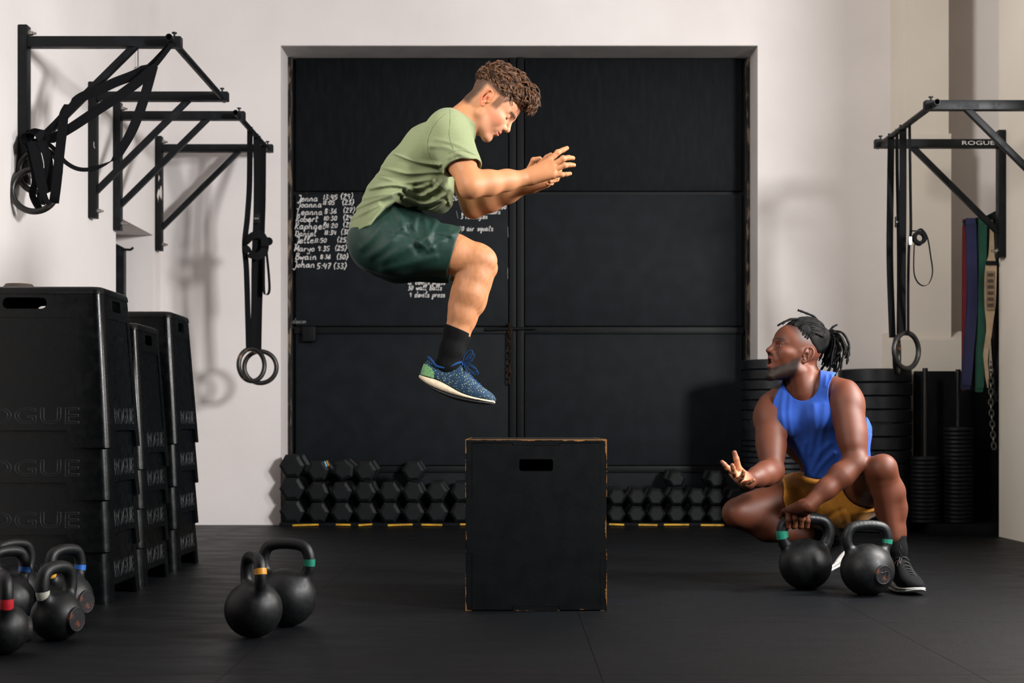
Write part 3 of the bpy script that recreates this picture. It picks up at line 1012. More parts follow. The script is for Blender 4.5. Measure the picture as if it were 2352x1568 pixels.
# ------------------------------------------------------------------ SDF surface engine (kettlebells, clothes, people)
class Field:
    """smooth blends of round primitives; evaluated on points and meshed with surface nets"""

    def __init__(s):
        s.ops = []

    def copy(s):
        f = Field()
        f.ops = list(s.ops)
        return f

    def _add(s, fn, k, mode, bound=None):
        s.ops.append((fn, k, mode, bound))
        return s

    def cone(s, a, b, ra, rb, k=.01, mode='u', bulge=0.0, flat=None):
        """tapered capsule; flat=(axis, q): q times as wide along the axis"""
        a = np.array(a, np.float32)
        b = np.array(b, np.float32)
        d = b - a
        if flat is not None:
            ax = np.array(flat[0], np.float32)
            ax /= np.linalg.norm(ax)
            q = np.float32(1 - 1 / flat[1])

            def sq(p):
                return p - (p @ ax)[..., None] * ax * q
            a2, b2 = sq(a[None])[0], sq(b[None])[0]
        else:
            a2, b2 = a, b
        d2 = b2 - a2
        L2 = max(float(d2 @ d2), 1e-12)

        def fn(p):
            if flat is not None:
                p = sq(p)
            h = p - a2
            t = np.clip(h @ d2 / L2, 0, 1)
            h = h - t[:, None] * d2
            r = ra + (rb - ra) * t
            if bulge:
                r = r + bulge * 4 * t * (1 - t)
            return np.sqrt(np.einsum('ij,ij->i', h, h)) - r
        rad = (max(ra, rb) + abs(bulge)) * (flat[1] if flat is not None else 1)
        return s._add(fn, k, mode, ((a + b) / 2, float(np.linalg.norm(d)) / 2 + rad))

    def ell(s, c, r, R=None, k=.01, mode='u'):
        c = np.array(c, np.float32)
        r = np.array(r, np.float32)
        Rm = None if R is None else np.array(R, np.float32)

        def fn(p):
            q = p - c
            if Rm is not None:
                q = q @ Rm            # columns of R are the local axes
            q1 = q / r
            k0 = np.sqrt(np.einsum('ij,ij->i', q1, q1)) + 1e-6
            q2 = q1 / r
            k1 = np.sqrt(np.einsum('ij,ij->i', q2, q2)) + 1e-6
            return k0 * (k0 - 1) / k1
        return s._add(fn, k, mode, (c, float(r.max())))

    def rbox(s, c, h, R=None, rad=.01, k=.01, mode='u'):
        c = np.array(c, np.float32)
        h = np.array(h, np.float32) - rad
        Rm = None if R is None else np.array(R, np.float32)

        def fn(p):
            q = p - c
            if Rm is not None:
                q = q @ Rm
            q = np.abs(q) - h
            return np.sqrt((np.maximum(q, 0) ** 2).sum(1)) + np.minimum(q.max(1), 0) - rad
        return s._add(fn, k, mode)

    def half(s, o, n, k=.004, mode='i'):
        """keep the side the normal points away from"""
        o = np.array(o, np.float32)
        n = np.array(n, np.float32)
        n = n / np.linalg.norm(n)
        return s._add(lambda p: (p - o) @ n, k, mode)

    def chain(s, pts, rs, k=.012, mode='u', flat=None):
        for i in range(len(pts) - 1):
            s.cone(pts[i], pts[i + 1], rs[i], rs[i + 1], k, mode, 0.0, flat)
        return s

    def fn(s, f, k=.004, mode='i', bound=None):
        return s._add(f, k, mode, bound)

    def disp(s, f):
        """add a displacement to the distance"""
        return s._add(f, 0, 'd')

    def local(s, p, near=.03):
        """values close to the surface only: groups of neighbouring points skip the primitives far from them"""
        p = np.asarray(p, np.float32)
        out = np.empty(len(p), np.float32)
        if len(p) == 0:
            return out
        key = ((p - p.min(0)) / .09).astype(np.int64)
        key = (key[:, 0] * 512 + key[:, 1]) * 512 + key[:, 2]
        order = np.argsort(key, kind='stable')
        cuts = np.flatnonzero(np.diff(key[order])) + 1
        for idx in np.split(order, cuts):
            q = p[idx]
            lo_, hi_ = q.min(0), q.max(0)
            c, h = (lo_ + hi_) / 2, (hi_ - lo_) / 2
            ops = []
            for op in s.ops:
                if op[3] is not None:
                    gap = np.linalg.norm(np.maximum(np.abs(op[3][0] - c) - h, 0)) - op[3][1]
                    if gap > near + op[1]:
                        continue
                ops.append(op)
            out[idx] = s(q, ops)
        return out

    def __call__(s, p, ops=None):
        p = np.asarray(p, np.float32)
        d = np.full(len(p), 1e3, np.float32)
        for fn, k, mode, _b in (s.ops if ops is None else ops):
            if mode == 'd':
                near = np.abs(d) < .03
                if near.any():
                    d[near] += fn(p[near])
                continue
            e = fn(p)
            if mode == 's':
                d = -d
                h = np.maximum(k - np.abs(d - e), 0) / max(k, 1e-6)
                d = -(np.minimum(d, e) - h * h * k * .25)
            elif mode == 'i':
                h = np.maximum(k - np.abs(d - e), 0) / max(k, 1e-6)
                d = np.maximum(d, e) + h * h * k * .25
            else:
                h = np.maximum(k - np.abs(d - e), 0) / max(k, 1e-6)
                d = np.minimum(d, e) - h * h * k * .25
        return d


def surface(field, lo, hi, h, project=1):
    """surface nets inside the box lo..hi with cell h; gives vertices and quads"""
    lo = np.array(lo, np.float32)
    hi = np.array(hi, np.float32)
    B = 8
    nb = np.maximum(np.ceil((hi - lo) / (h * B)).astype(int), 1)
    n = nb * B + 1
    ci = np.stack(np.meshgrid(*[np.arange(k) for k in nb], indexing='ij'), -1).reshape(-1, 3)
    cc = lo + (ci + .5) * (B * h)
    dc = field(cc)
    act = np.abs(dc) < B * h * 1.35
    D = np.full(tuple(n), 1.0, np.float32)
    inside = (dc < 0) & ~act
    for i, j, k in ci[inside]:
        D[i * B:i * B + B + 1, j * B:j * B + B + 1, k * B:k * B + B + 1] = -1.0
    loc = np.stack(np.meshgrid(*[np.arange(B + 1)] * 3, indexing='ij'), -1).reshape(-1, 3)
    A = ci[act]
    for c0 in range(0, len(A), 4000):
        blk = A[c0:c0 + 4000]
        idx = (blk[:, None, :] * B + loc[None]).reshape(-1, 3)
        val = field.local(lo + idx.astype(np.float32) * h)
        D[idx[:, 0], idx[:, 1], idx[:, 2]] = val
    S = D < 0
    cnt = np.zeros(tuple(n - 1), np.uint8)
    for a in (0, 1):
        for b in (0, 1):
            for c in (0, 1):
                cnt += S[a:n[0] - 1 + a, b:n[1] - 1 + b, c:n[2] - 1 + c]
    cells = np.argwhere((cnt > 0) & (cnt < 8))
    if len(cells) == 0:
        return np.zeros((0, 3), np.float32), np.zeros((0, 4), np.int32)
    corner = {}
    for a in (0, 1):
        for b in (0, 1):
            for c in (0, 1):
                corner[a, b, c] = D[cells[:, 0] + a, cells[:, 1] + b, cells[:, 2] + c]
    acc = np.zeros((len(cells), 3), np.float32)
    num = np.zeros(len(cells), np.float32)
    for c0 in corner:
        for ax in range(3):
            if c0[ax]:
                continue
            c1 = list(c0)
            c1[ax] = 1
            d0, d1 = corner[c0], corner[tuple(c1)]
            x = (d0 < 0) != (d1 < 0)
            t = np.where(x, d0 / np.where(x, d0 - d1, 1), 0)
            pt = np.zeros((len(cells), 3), np.float32) + np.array(c0, np.float32)
            pt[:, ax] += t
            acc += pt * x[:, None]
            num += x
    V = lo + (cells + acc / np.maximum(num, 1)[:, None]) * h
    m = n - 1
    ids = -np.ones(tuple(m), np.int32)
    ids[cells[:, 0], cells[:, 1], cells[:, 2]] = np.arange(len(cells))
    quads = []
    for ax in range(3):
        o1, o2 = [(1, 2), (2, 0), (0, 1)][ax]
        sl0 = [slice(None)] * 3
        sl1 = [slice(None)] * 3
        sl0[ax] = slice(0, -1)
        sl1[ax] = slice(1, None)
        e = np.argwhere(S[tuple(sl0)] != S[tuple(sl1)])
        ok = (e[:, o1] > 0) & (e[:, o2] > 0) & (e[:, o1] < m[o1]) & (e[:, o2] < m[o2])
        e = e[ok]
        q = []
        for da, db in ((1, 1), (0, 1), (0, 0), (1, 0)):
            c = e.copy()
            c[:, o1] -= da
            c[:, o2] -= db
            q.append(ids[c[:, 0], c[:, 1], c[:, 2]])
        q = np.stack(q, 1)
        flip = ~S[e[:, 0], e[:, 1], e[:, 2]]
        q[flip] = q[flip][:, ::-1]
        quads.append(q[(q >= 0).all(1)])
    Q = np.concatenate(quads)
    V = V.astype(np.float32)
    for _ in range(project):        # settle the vertices on the true surface
        d = field.local(V)
        eps = h * .5
        g = np.stack([(field.local(V + np.eye(3, dtype=np.float32)[a] * eps) - d) / eps for a in range(3)], 1)
        gn = (g * g).sum(1) + 1e-4
        stp = -(d / gn)[:, None] * g
        ln = np.sqrt((stp * stp).sum(1))
        stp *= np.minimum(1, h * .6 / np.maximum(ln, 1e-9))[:, None]
        V = V + stp * .8
    return V, Q


def np_mesh(name, V, Q, colors=None):
    me = bpy.data.meshes.new(name)
    me.vertices.add(len(V))
    me.vertices.foreach_set('co', V.astype(np.float32).ravel())
    me.loops.add(len(Q) * 4)
    me.loops.foreach_set('vertex_index', Q.astype(np.int32).ravel())
    me.polygons.add(len(Q))
    me.polygons.foreach_set('loop_start', np.arange(0, len(Q) * 4, 4, dtype=np.int32))
    me.update(calc_edges=True)
    me.polygons.foreach_set('use_smooth', np.ones(len(Q), bool))
    if colors is not None:
        a = me.color_attributes.new('pigment', 'FLOAT_COLOR', 'POINT')
        a.data.foreach_set('color', np.concatenate([colors, np.ones((len(V), 1))], 1).astype(np.float32).ravel())
    me.validate()
    return me


# ------------------------------------------------------------------ kettlebells
KB = {}


def kettlebell_meshes(key, R, H, hw, tr, shoulder=0.55):
    """ball radius R, total height H, handle half width hw, tube radius tr"""
    if key in KB:
        return KB[key]
    zc = R * .95
    top = H - tr
    f = Field()
    f.ell((0, 0, zc), (R, R, R * .985))
    path = catmull([(-hw * .78, 0, zc + R * .62), (-hw * .98, 0, zc + R * .98), (-hw * .99, 0, top - .040), (-hw * .74, 0, top - .009), (0, 0, top),
                    (hw * .74, 0, top - .009), (hw * .99, 0, top - .040), (hw * .98, 0, zc + R * .98), (hw * .78, 0, zc + R * .62)], 4)
    pp = [tuple(p) for p in path]
    fh = Field()
    for i in range(len(pp) - 1):
        fh.cone(pp[i], pp[i + 1], tr, tr, .004)
    f.fn(fh, .022, 'u')
    f.half((0, 0, 0), (0, 0, -1), .006)
    V, Q = surface(f, (-max(R, hw + tr) - .012, -R - .012, -.012), (max(R, hw + tr) + .012, R + .012, H + .012), .0045)
    KB[key] = (np_mesh('kettlebell_body', V, Q), pp, zc)
    return KB[key]


def kettlebell(key, dims, loc, rz, tapes, label, emblem=False, worn=False, group=None):
    me, pp, zc = kettlebell_meshes(key, *dims)
    R, H, hw, tr = dims
    t = thing('kettlebell', loc, label, 'kettlebell', group, rz)
    me2 = me
    if not me2.materials:
        me2.materials.append(M['iron'])
    link('body', me2, None, t)
    for col, i0, i1 in tapes:
        b = MB()
        q = [Vector(p) for p in pp[i0:i1 + 1]]
        b.tube(q, [tr + .0016] * len(q), 20, caps=False)
        b.build('tape', M['tape_' + col], t, .8)
    for s in emblem or ():
        dr = .037
        dep = R - math.sqrt(R * R - (dr + .003) ** 2) + .003
        b = MB()
        b.lathe([(.0, 0), (dr - .004, 0), (dr - .002, .0012), (dr, .0004), (dr + .003, -dep)], 30)
        o = b.build('cast_disc', M['rust_iron'], t, .5)
        o.location = (0, s * (R + .0006), zc - .006)
        o.rotation_euler = (-s * math.pi / 2, 0, 0)
    if worn:
        q = [Vector(p) for p in pp[7:26]]
        MB().tube(q, [tr + .0002] + [tr + .0007] * (len(q) - 2) + [tr + .0002], 20, caps=False).build('grip', M['iron_worn'], t, .8)
        for i0, i1 in ((0, 4), (28, 32)):
            q = [Vector(p) for p in pp[i0:i1 + 1]]
            MB().tube(q, [tr + .0045, tr + .004, tr + .0035, tr + .003, tr + .0028] if i0 == 0 else [tr + .0028, tr + .003, tr + .0035, tr + .004, tr + .0045], 20, caps=False).build('collar', M['iron'], t, .8)
    return t


DA = (.0905, .268, .072, .0175)
DB_ = (.0985, .290, .080, .0175)
DC = (.104, .292, .083, .0185)
DD = (.106, .308, .096, .0225)
DE = (.078, .245, .064, .0195)


def floor_at(px, py):
    Y = F * CAM_Z / (py - VY)
    return Vector(((px - VX) * Y / F, Y, 0))


kettlebell('a', DA, floor_at(582, 1462), math.radians(-62), [('yellow', 23, 25)], 'kettlebell with a yellow tape band on its handle')
kettlebell('b', DB_, floor_at(658, 1437), math.radians(-14), [('green', 25, 27)], 'kettlebell with a green tape band, behind the yellow-taped one', None)
kb_hold = kettlebell('d', DD, floor_at(1850, 1352), math.radians(6), [('green', 4, 7)], 'kettlebell with a thick scuffed handle held by the squatting man', worn=True)
kb_face = kettlebell('c', DC, floor_at(1992, 1366), math.radians(9), [('green', 26, 28)], 'kettlebell with a cast round emblem on its ball beside the laced shoe', (-1,))
# the character on the cast disc
ed = [c for c in kb_face.children if c.name.startswith('cast_disc')][0]
ed.rotation_euler = Vector((.236, -.966, -.10)).to_track_quat('Z', 'Y').to_euler()
ed.location = Vector((.236, -.966, -.10)).normalized() * (DC[0] + .0006) + Vector((0, 0, DC[0] * .95))
b = MB()
for st in ([(-.016, .008), (.014, .011), (.012, -.014), (.005, -.018)], [(0, .020), (-.001, .004), (-.014, -.018)]):
    b.tube(catmull([(x, y, .0006) for x, y in st], 4), .0015, 6)
b.build('character', M['iron'], ed, .8)
small = [('e', DE, (130, 1470), 68, [('white', 2, 5)], 'kettlebell with a white tape band', (-1,)),
         ('a', DA, (150, 1434), 66, [('blue', 26, 28), ('yellow', 3, 5)], 'kettlebell with a blue and a yellow tape band, against the resin boxes', (-1,)),
         ('e', DE, (4, 1502), -60, [('red', 26, 29)], 'kettlebell with a red tape band', (1,)),
         ('a', DA, (16, 1440), 60, [('blue', 26, 28)], 'kettlebell with a single blue tape band', None),
         ('a', DA, (30, 1412), 56, [], 'untaped kettlebell at the back, touching the resin boxes', None),
         ('e', DE, (-66, 1474), 62, [], 'untaped kettlebell beside the red-taped one', None)]
for key, dims, (px, py), rz, tp, lab, em in small:
    kettlebell(key, dims, floor_at(px, py), math.radians(rz), tp, lab, em, group='small kettlebells by the resin boxes')

# ------------------------------------------------------------------ hex dumbbells along the door
def hex_head(y0, y1, r, rot):
    b = MB()
    vs = []
    for y, q in ((y0 + .0, .70), (y0 + .012, .97), (y0 + .022, 1.0), (y1 - .012, 1.0), (y1, .75)):
        vs += [(q * r * math.cos(rot + k * math.pi / 3), y, q * r * math.sin(rot + k * math.pi / 3)) for k in range(6)]
    fs = [tuple(range(5, -1, -1)), tuple(24 + k for k in range(6))]
    for i in range(4):
        fs += [(i * 6 + k, i * 6 + (k + 1) % 6, i * 6 + 6 + (k + 1) % 6, i * 6 + 6 + k) for k in range(6)]
    b.add(vs, fs)
    return b


def dumbbell(px, py, r, label, group, rot=0.0, Y=9.285, X=None, Z=None, dots=None):
    p = at(px, py, Y)
    if Z is not None:
        p.z = Z
    if X is not None:
        p.x = X
    t = thing('dumbbell', p, label, 'dumbbell', group)
    hl = .115 if r > .085 else .10
    for y0, y1 in ((0, hl), (.38 - hl, .38)):
        hex_head(y0, y1, r, rot).build('head', M['hex_rubber'], t, .3)
    MB().cyl((0, hl - .01, 0), (0, .39 - hl, 0), .016, 12).build('handle', M['chrome'], t, .6)
    for cidx, col in enumerate(dots or ()):
        MB().bar((r * .60, .014 + .105 * cidx, r * .82), (r * .80, .014 + .105 * cidx, r * .36), .006, .018, (0, 1, 0)).build('colour_band', M['tape_' + col], t, None)
    return t


base_z = .022
bs = thing('storage_board', (0, 9.26, 0), 'low black floor board edged with worn yellow tape under the dumbbells', 'board')
MB().box((DX0 + .012, 9.27, .0005), (1.66, 9.70, base_z), bevel=.003).build('board', M['bin'], bs, .3, True)
x = DX0 + .1
while x < 1.6:
    L = R_.uniform(.07, .17)
    a, b_ = Vector((x, 9.268, .012 + R_.uniform(-.004, .004))), Vector((x + L, 9.268, .012 + R_.uniform(-.004, .004)))
    MB().bar(a, b_, .003, .010).build('yellow_tape_piece', M['hazard'], bs, None, True)
    x += L + R_.uniform(.03, .12)

G1, G2 = 'dumbbells heaped beside the jump box, door-hinge end', 'small dumbbells heaped beside the squatting man'
RB = .0845
inr = .866
for k, (px, py) in enumerate(((671, 1178), (671, 1119), (671, 1057))):
    dumbbell(px, py, RB, ['large hex dumbbell against the white wall, lowest of three', 'large hex dumbbell against the white wall, middle of three', 'large hex dumbbell against the white wall, topmost of three'][k], G1,
             X=-1.428, Z=base_z + RB * inr * (1 + 2 * k) + .003 * k)
r1 = .0745
lab1 = 'hex dumbbell lying in the bottom row of the heap'
lab2 = 'hex dumbbell lying on the bottom row of the heap'
z1 = base_z + r1 * inr
px = 750
xs = []
X = -1.428 + RB + .085
k = 0
while X < 1.5:
    rr = r1 if X < .15 else .062
    zz = base_z + rr * inr
    near_left = X < -.25
    grp = G1 if X < .3 else G2
    if X < 1.5:
        dumbbell(0, 0, rr, 'hex dumbbell in the bottom row, %s from the white wall' % ORD[k + 1], grp, rot=R_.uniform(-.06, .06), X=X, Z=zz + .003)
        if X > -1.0 or True:
            dumbbell(0, 0, rr, 'hex dumbbell in the second row, %s from the white wall' % ORD[k + 1], grp, rot=R_.uniform(-.12, .12), X=X + R_.uniform(-.006, .006), Z=zz + 2 * rr * inr + .009)
        if k in (0, 1, 2, 4) or (X > 1.05 and k % 2 == 0):
            dumbbell(0, 0, rr, ['hex dumbbell on top of the heap with blue and yellow bands', 'tilted hex dumbbell on top of the heap next to the banded one', 'hex dumbbell on top of the heap', '', 'last hex dumbbell on top of the heap'][k] if k < 5 else 'small hex dumbbell on top, above the %s of the bottom row' % ORD[k + 1],
                     grp, rot=[.1, .35, .05, 0, .02][k] if k < 5 else .1, X=X + (.012 if k == 1 else 0), Z=zz + 4 * rr * inr + .018 + (.006 if k == 1 else 0), dots=('sky', 'yellow') if k == 0 else None)
    X += 2 * rr + .007
    k += 1

# ------------------------------------------------------------------ bumper plates and storage behind the squatting man
def plate_mesh(name, r, th, hole=.027):
    b = MB()
    b.lathe([(hole, 0), (hole + .03, 0), (hole + .032, .004), (r * .72, .004), (r * .76, 0), (r - .008, 0), (r, .006), (r, th - .006), (r - .008, th), (r * .76, th),
             (r * .72, th - .004), (hole + .032, th - .004), (hole + .03, th), (hole, th), (hole, 0)], 48)
    me = b.mesh(name, .5)
    me.materials.append(M['bumper'])
    return me


p25, p15, p10 = plate_mesh('bumper_plate', .225, .082), plate_mesh('bumper_plate', .224, .062), plate_mesh('bumper_plate', .223, .033)


def plate_stack(cx, cy, spec, z0, label, group):
    z = z0
    for k, (me, th) in enumerate(spec):
        o = link('bumper_plate', me)
        o.location = (cx + R_.uniform(-.005, .005), cy + R_.uniform(-.005, .005), z)
        o.rotation_euler = (0, 0, R_.uniform(0, 6))
        tag(o, label % nth(k, len(spec)), 'weight plate', group)
        z += th + .002
    return z


plate_stack(2.29, 8.93, [(p25, .082)] * 12, .002, 'thick bumper plate, %s in the stack behind the raised knee', 'thick bumper plates')
plate_stack(1.70, 9.05, [(p10, .033)] * 16 + [(p15, .062)] * 8, .002, 'bumper plate, %s in the tall stack beside the door', 'bumper plates by the door')
sb = thing('plate_storage', (2.80, 8.9, 0), 'black plywood storage bay with two upright pins for small plates', 'plate storage')
MB().box((2.545, 8.94, .001), (3.3, 8.98, 1.0), bevel=.002).build('back_board', M['bin'], sb, .3, True)
MB().box((2.545, 8.50, .001), (3.3, 8.94, .06), bevel=.002).build('base', M['bin'], sb, .3, True)
for px, top in ((2125, 845), (2201, 848)):
    p = at(px, top, 8.75)
    MB().cyl((p.x, p.y, .06), (p.x, p.y, p.z), .016, 18).build('pin', M['iron_worn'], sb, .5, True)
pch = plate_mesh('change_plate', .088, .024, .0185)
for px, top, g in ((2125, 1040, 'the pin next to the bumper stack'), (2201, 978, 'the pin next to the hanging bands')):
    p = at(px, top, 8.75)
    n = int((p.z - .062) / .0255)
    for k in range(n):
        o = link('change_plate', pch)
        o.location = (p.x, p.y, .062 + k * .0255)
        tag(o, 'small plate, %s on %s' % (nth(k, n), g), 'weight plate', 'small plates on pins')

# ------------------------------------------------------------------ hanging bands and chain
pg = thing('band_rail', (2.75, 8.55, 1.9), 'short black rail with pegs carrying the elastic bands', 'peg rail')
ya = 8.50
MB().bar(at(2212, 512, ya), at(2312, 492, ya), .03, .03).build('rail', M['black_steel'], pg, .3, True)
MB().bar(at(2236, 514, ya), at(2308, 478, ya), .02, .02).build('strut', M['black_steel'], pg, .3, True)


def band(label, top, bottom, wpx, m, y, loop=.03, bend=0.0):
    a, b_ = at(*top, y), at(*bottom, y)
    w = wpx * y / F
    mid = (a + b_) / 2 + Vector((bend, 0, 0))
    d = Vector((0, loop, 0))
    path = catmull([a - d * .4, a.lerp(mid, .5) - d * .5, mid - d * .5, mid.lerp(b_, .6) - d * .5, b_ - d * .3, b_ + Vector((0, 0, -.012)), b_ + d * .3, mid + d * .5, a + d * .4, a + Vector((0, 0, .012)), a - d * .35], 5)
    t = thing('elastic_band', a, label, 'exercise band', 'bands on the peg rail')
    MB().ribbon(path, (1, 0, 0), w, .005).build('loop', M[m], t, .7, True)
    return t


band('narrow dark red elastic band hanging from the rail', (2216, 518), (2214, 880), 8, 'band_red', 8.52)
band('wide navy elastic band hanging from the rail', (2230, 516), (2219, 878), 22, 'band_navy', 8.47, bend=.02)
band('black elastic band hanging between the navy and the green one', (2246, 517), (2238, 880), 16, 'band_black', 8.535)
band('green elastic band with a rounded lower loop', (2257, 514), (2250, 884), 17, 'band_green', 8.46)
band('black elastic band hanging between the green one and the tan strap', (2268, 512), (2262, 870), 14, 'band_black', 8.50)
band('wide black elastic band hanging next to the wall plate', (2294, 505), (2298, 905), 26, 'band_black', 8.53, bend=-.02)
st = thing('lifting_strap', at(2276, 520, 8.42), 'tan leather strap with dark stitched pad hanging among the elastic bands', 'strap')
pa = catmull([at(2277, 505, 8.42), at(2278, 550, 8.42), at(2277, 600, 8.42), at(2275, 640, 8.41), at(2274, 700, 8.41), at(2272, 760, 8.42), at(2264, 815, 8.42), at(2267, 860, 8.42), at(2269, 890, 8.43)], 4)
ws = [5, 6, 8, 9, 10, 11, 12, 14, 20, 25, 26, 27, 27, 27, 27, 26, 25, 22, 18, 15, 13, 13, 12, 11, 11, 9, 8, 8, 8, 7, 5, 3, 3]
MB().ribbon(pa, (1, 0, 0), [w * 8.42 / F for w in ws[:len(pa)]], .006).build('strap', M['band_tan'], st, .7, True)
MB().box(at(2267, 712, 8.395), at(2283, 622, 8.402), bevel=.002).build('pad', M['band_darktan'], st, .4, True)
for k in range(6):
    MB().box(at(2269, 634 + k * 14, 8.390), at(2281, 627 + k * 14, 8.396), bevel=.001).build('stitched_bar', M['brown_leather'], st, .4, True)
MB().box(at(2267, 608, 8.40), at(2288, 600, 8.425), bevel=.001).build('clip', M['black_steel'], st, .4, True)
hc = thing('hanging_chain', at(2277, 1030, 8.40), 'grey steel chain hanging below the elastic bands', 'chain')
chain('link', [at(2276, 832, 8.42), at(2276, 930, 8.42), at(2283, 1030, 8.42)], M['grey_chain'], .026, .044, hc)

# ------------------------------------------------------------------ people: shared builders
def rot_cols(x, y=None, z=None):
    """matrix whose columns are the local axes"""
    return np.array([list(x), list(y), list(z)], np.float32).T


def placed(f, o, R, sc=1.0):
    o = np.array(o, np.float32)
    return lambda p: f.local(((p - o) @ R) / sc) * sc if len(p) > 30000 else f(((p - o) @ R) / sc) * sc


def project(p):
    return VX + F * p[:, 0] / p[:, 1], VY - F * (p[:, 2] - CAM_Z) / p[:, 1]


def seg_dist(px, py, poly):
    d = np.full(px.shape, 1e9, np.float32)
    for (x0, y0), (x1, y1) in zip(poly[:-1], poly[1:]):
        dx, dy = x1 - x0, y1 - y0
        t = np.clip(((px - x0) * dx + (py - y0) * dy) / max(dx * dx + dy * dy, 1e-6), 0, 1)
        d = np.minimum(d, (px - x0 - t * dx) ** 2 + (py - y0 - t * dy) ** 2)
    return np.sqrt(d)


def outline(poly):
    """keeps what lies inside an outline of the pose, as a distance in metres"""
    P = [tuple(v.xy) for v in catmull([(x, y, 0) for x, y in poly], 3, closed=True)]

    def fn(p):
        px, py = project(p)
        d = seg_dist(px, py, P + P[:1])
        ins = np.zeros(len(p), bool)
        for (x0, y0), (x1, y1) in zip(P, P[1:] + P[:1]):
            c = (y0 > py) != (y1 > py)
            if y1 != y0:
                ins ^= c & (px < x0 + (py - y0) * (x1 - x0) / (y1 - y0))
        return np.where(ins, -d, d) * p[:, 1] / F
    return fn


def folds(lines, ymax=99.0):
    """creases of a garment: (line, height, width) in the plane of the pose"""
    ls = []
    for poly, h, w in lines:
        pts = [tuple(v.xy) for v in catmull([(x, y, 0) for x, y in poly], 4)] if len(poly) > 2 else poly
        ls.append((pts, h, w))

    def fn(p):
        px, py = project(p)
        out = np.zeros(len(p), np.float32)
        for poly, h, w in ls:
            xs = [q[0] for q in poly]
            ys = [q[1] for q in poly]
            m = (px > min(xs) - 3 * w) & (px < max(xs) + 3 * w) & (py > min(ys) - 3 * w) & (py < max(ys) + 3 * w)
            if m.any():
                out[m] -= h * np.exp(-(seg_dist(px[m], py[m], poly) / w) ** 2)
        return out * np.clip((ymax - p[:, 1]) / .05, 0, 1)
    return fn


def ripple(a, f1=23.0, f2=31.0, seed=0.0):
    def fn(p):
        x, y, z = p[:, 0], p[:, 1], p[:, 2]
        return a * (np.sin(f1 * x + 3 * np.sin(f2 * .5 * z + seed) + seed) * np.sin(f2 * z + 2.2 * np.sin(f1 * .6 * y - seed)) +
                    .6 * np.sin(1.9 * f1 * y + 1.3 * f2 * z + seed * 2 + 2 * np.sin(f1 * x)))
    return fn


def skin_mesh(name, field, lo, hi, h, fine, colour):
    """one body surface: coarse cells everywhere, finer ones inside the boxes of fine"""
    V, Q = surface(field, lo, hi, h)
    boxes = [(np.array(a), np.array(b), hh) for a, b, hh in fine]
    drop = np.zeros(len(Q), bool)
    for a, b, hh in boxes:
        ins = ((V > a + h * .6) & (V < b - h * .6)).all(1)
        drop |= ins[Q].all(1)
    Vs, Qs, n = [V], [Q[~drop]], len(V)
    for a, b, hh in boxes:
        v, q = surface(field, a, b, hh)
        Vs.append(v)
        Qs.append(q + n)
        n += len(v)
    V, Q = np.concatenate(Vs), np.concatenate(Qs)
    used = np.unique(Q)
    re = -np.ones(len(V), np.int32)
    re[used] = np.arange(len(used))
    V, Q = V[used], re[Q]
    return np_mesh(name, V, Q, colour(V))


def garment(name, field, lo, hi, h, m, parent):
    V, Q = surface(field, lo, hi, h)
    me = np_mesh(name, V, Q)
    return link(name, me, m, parent)


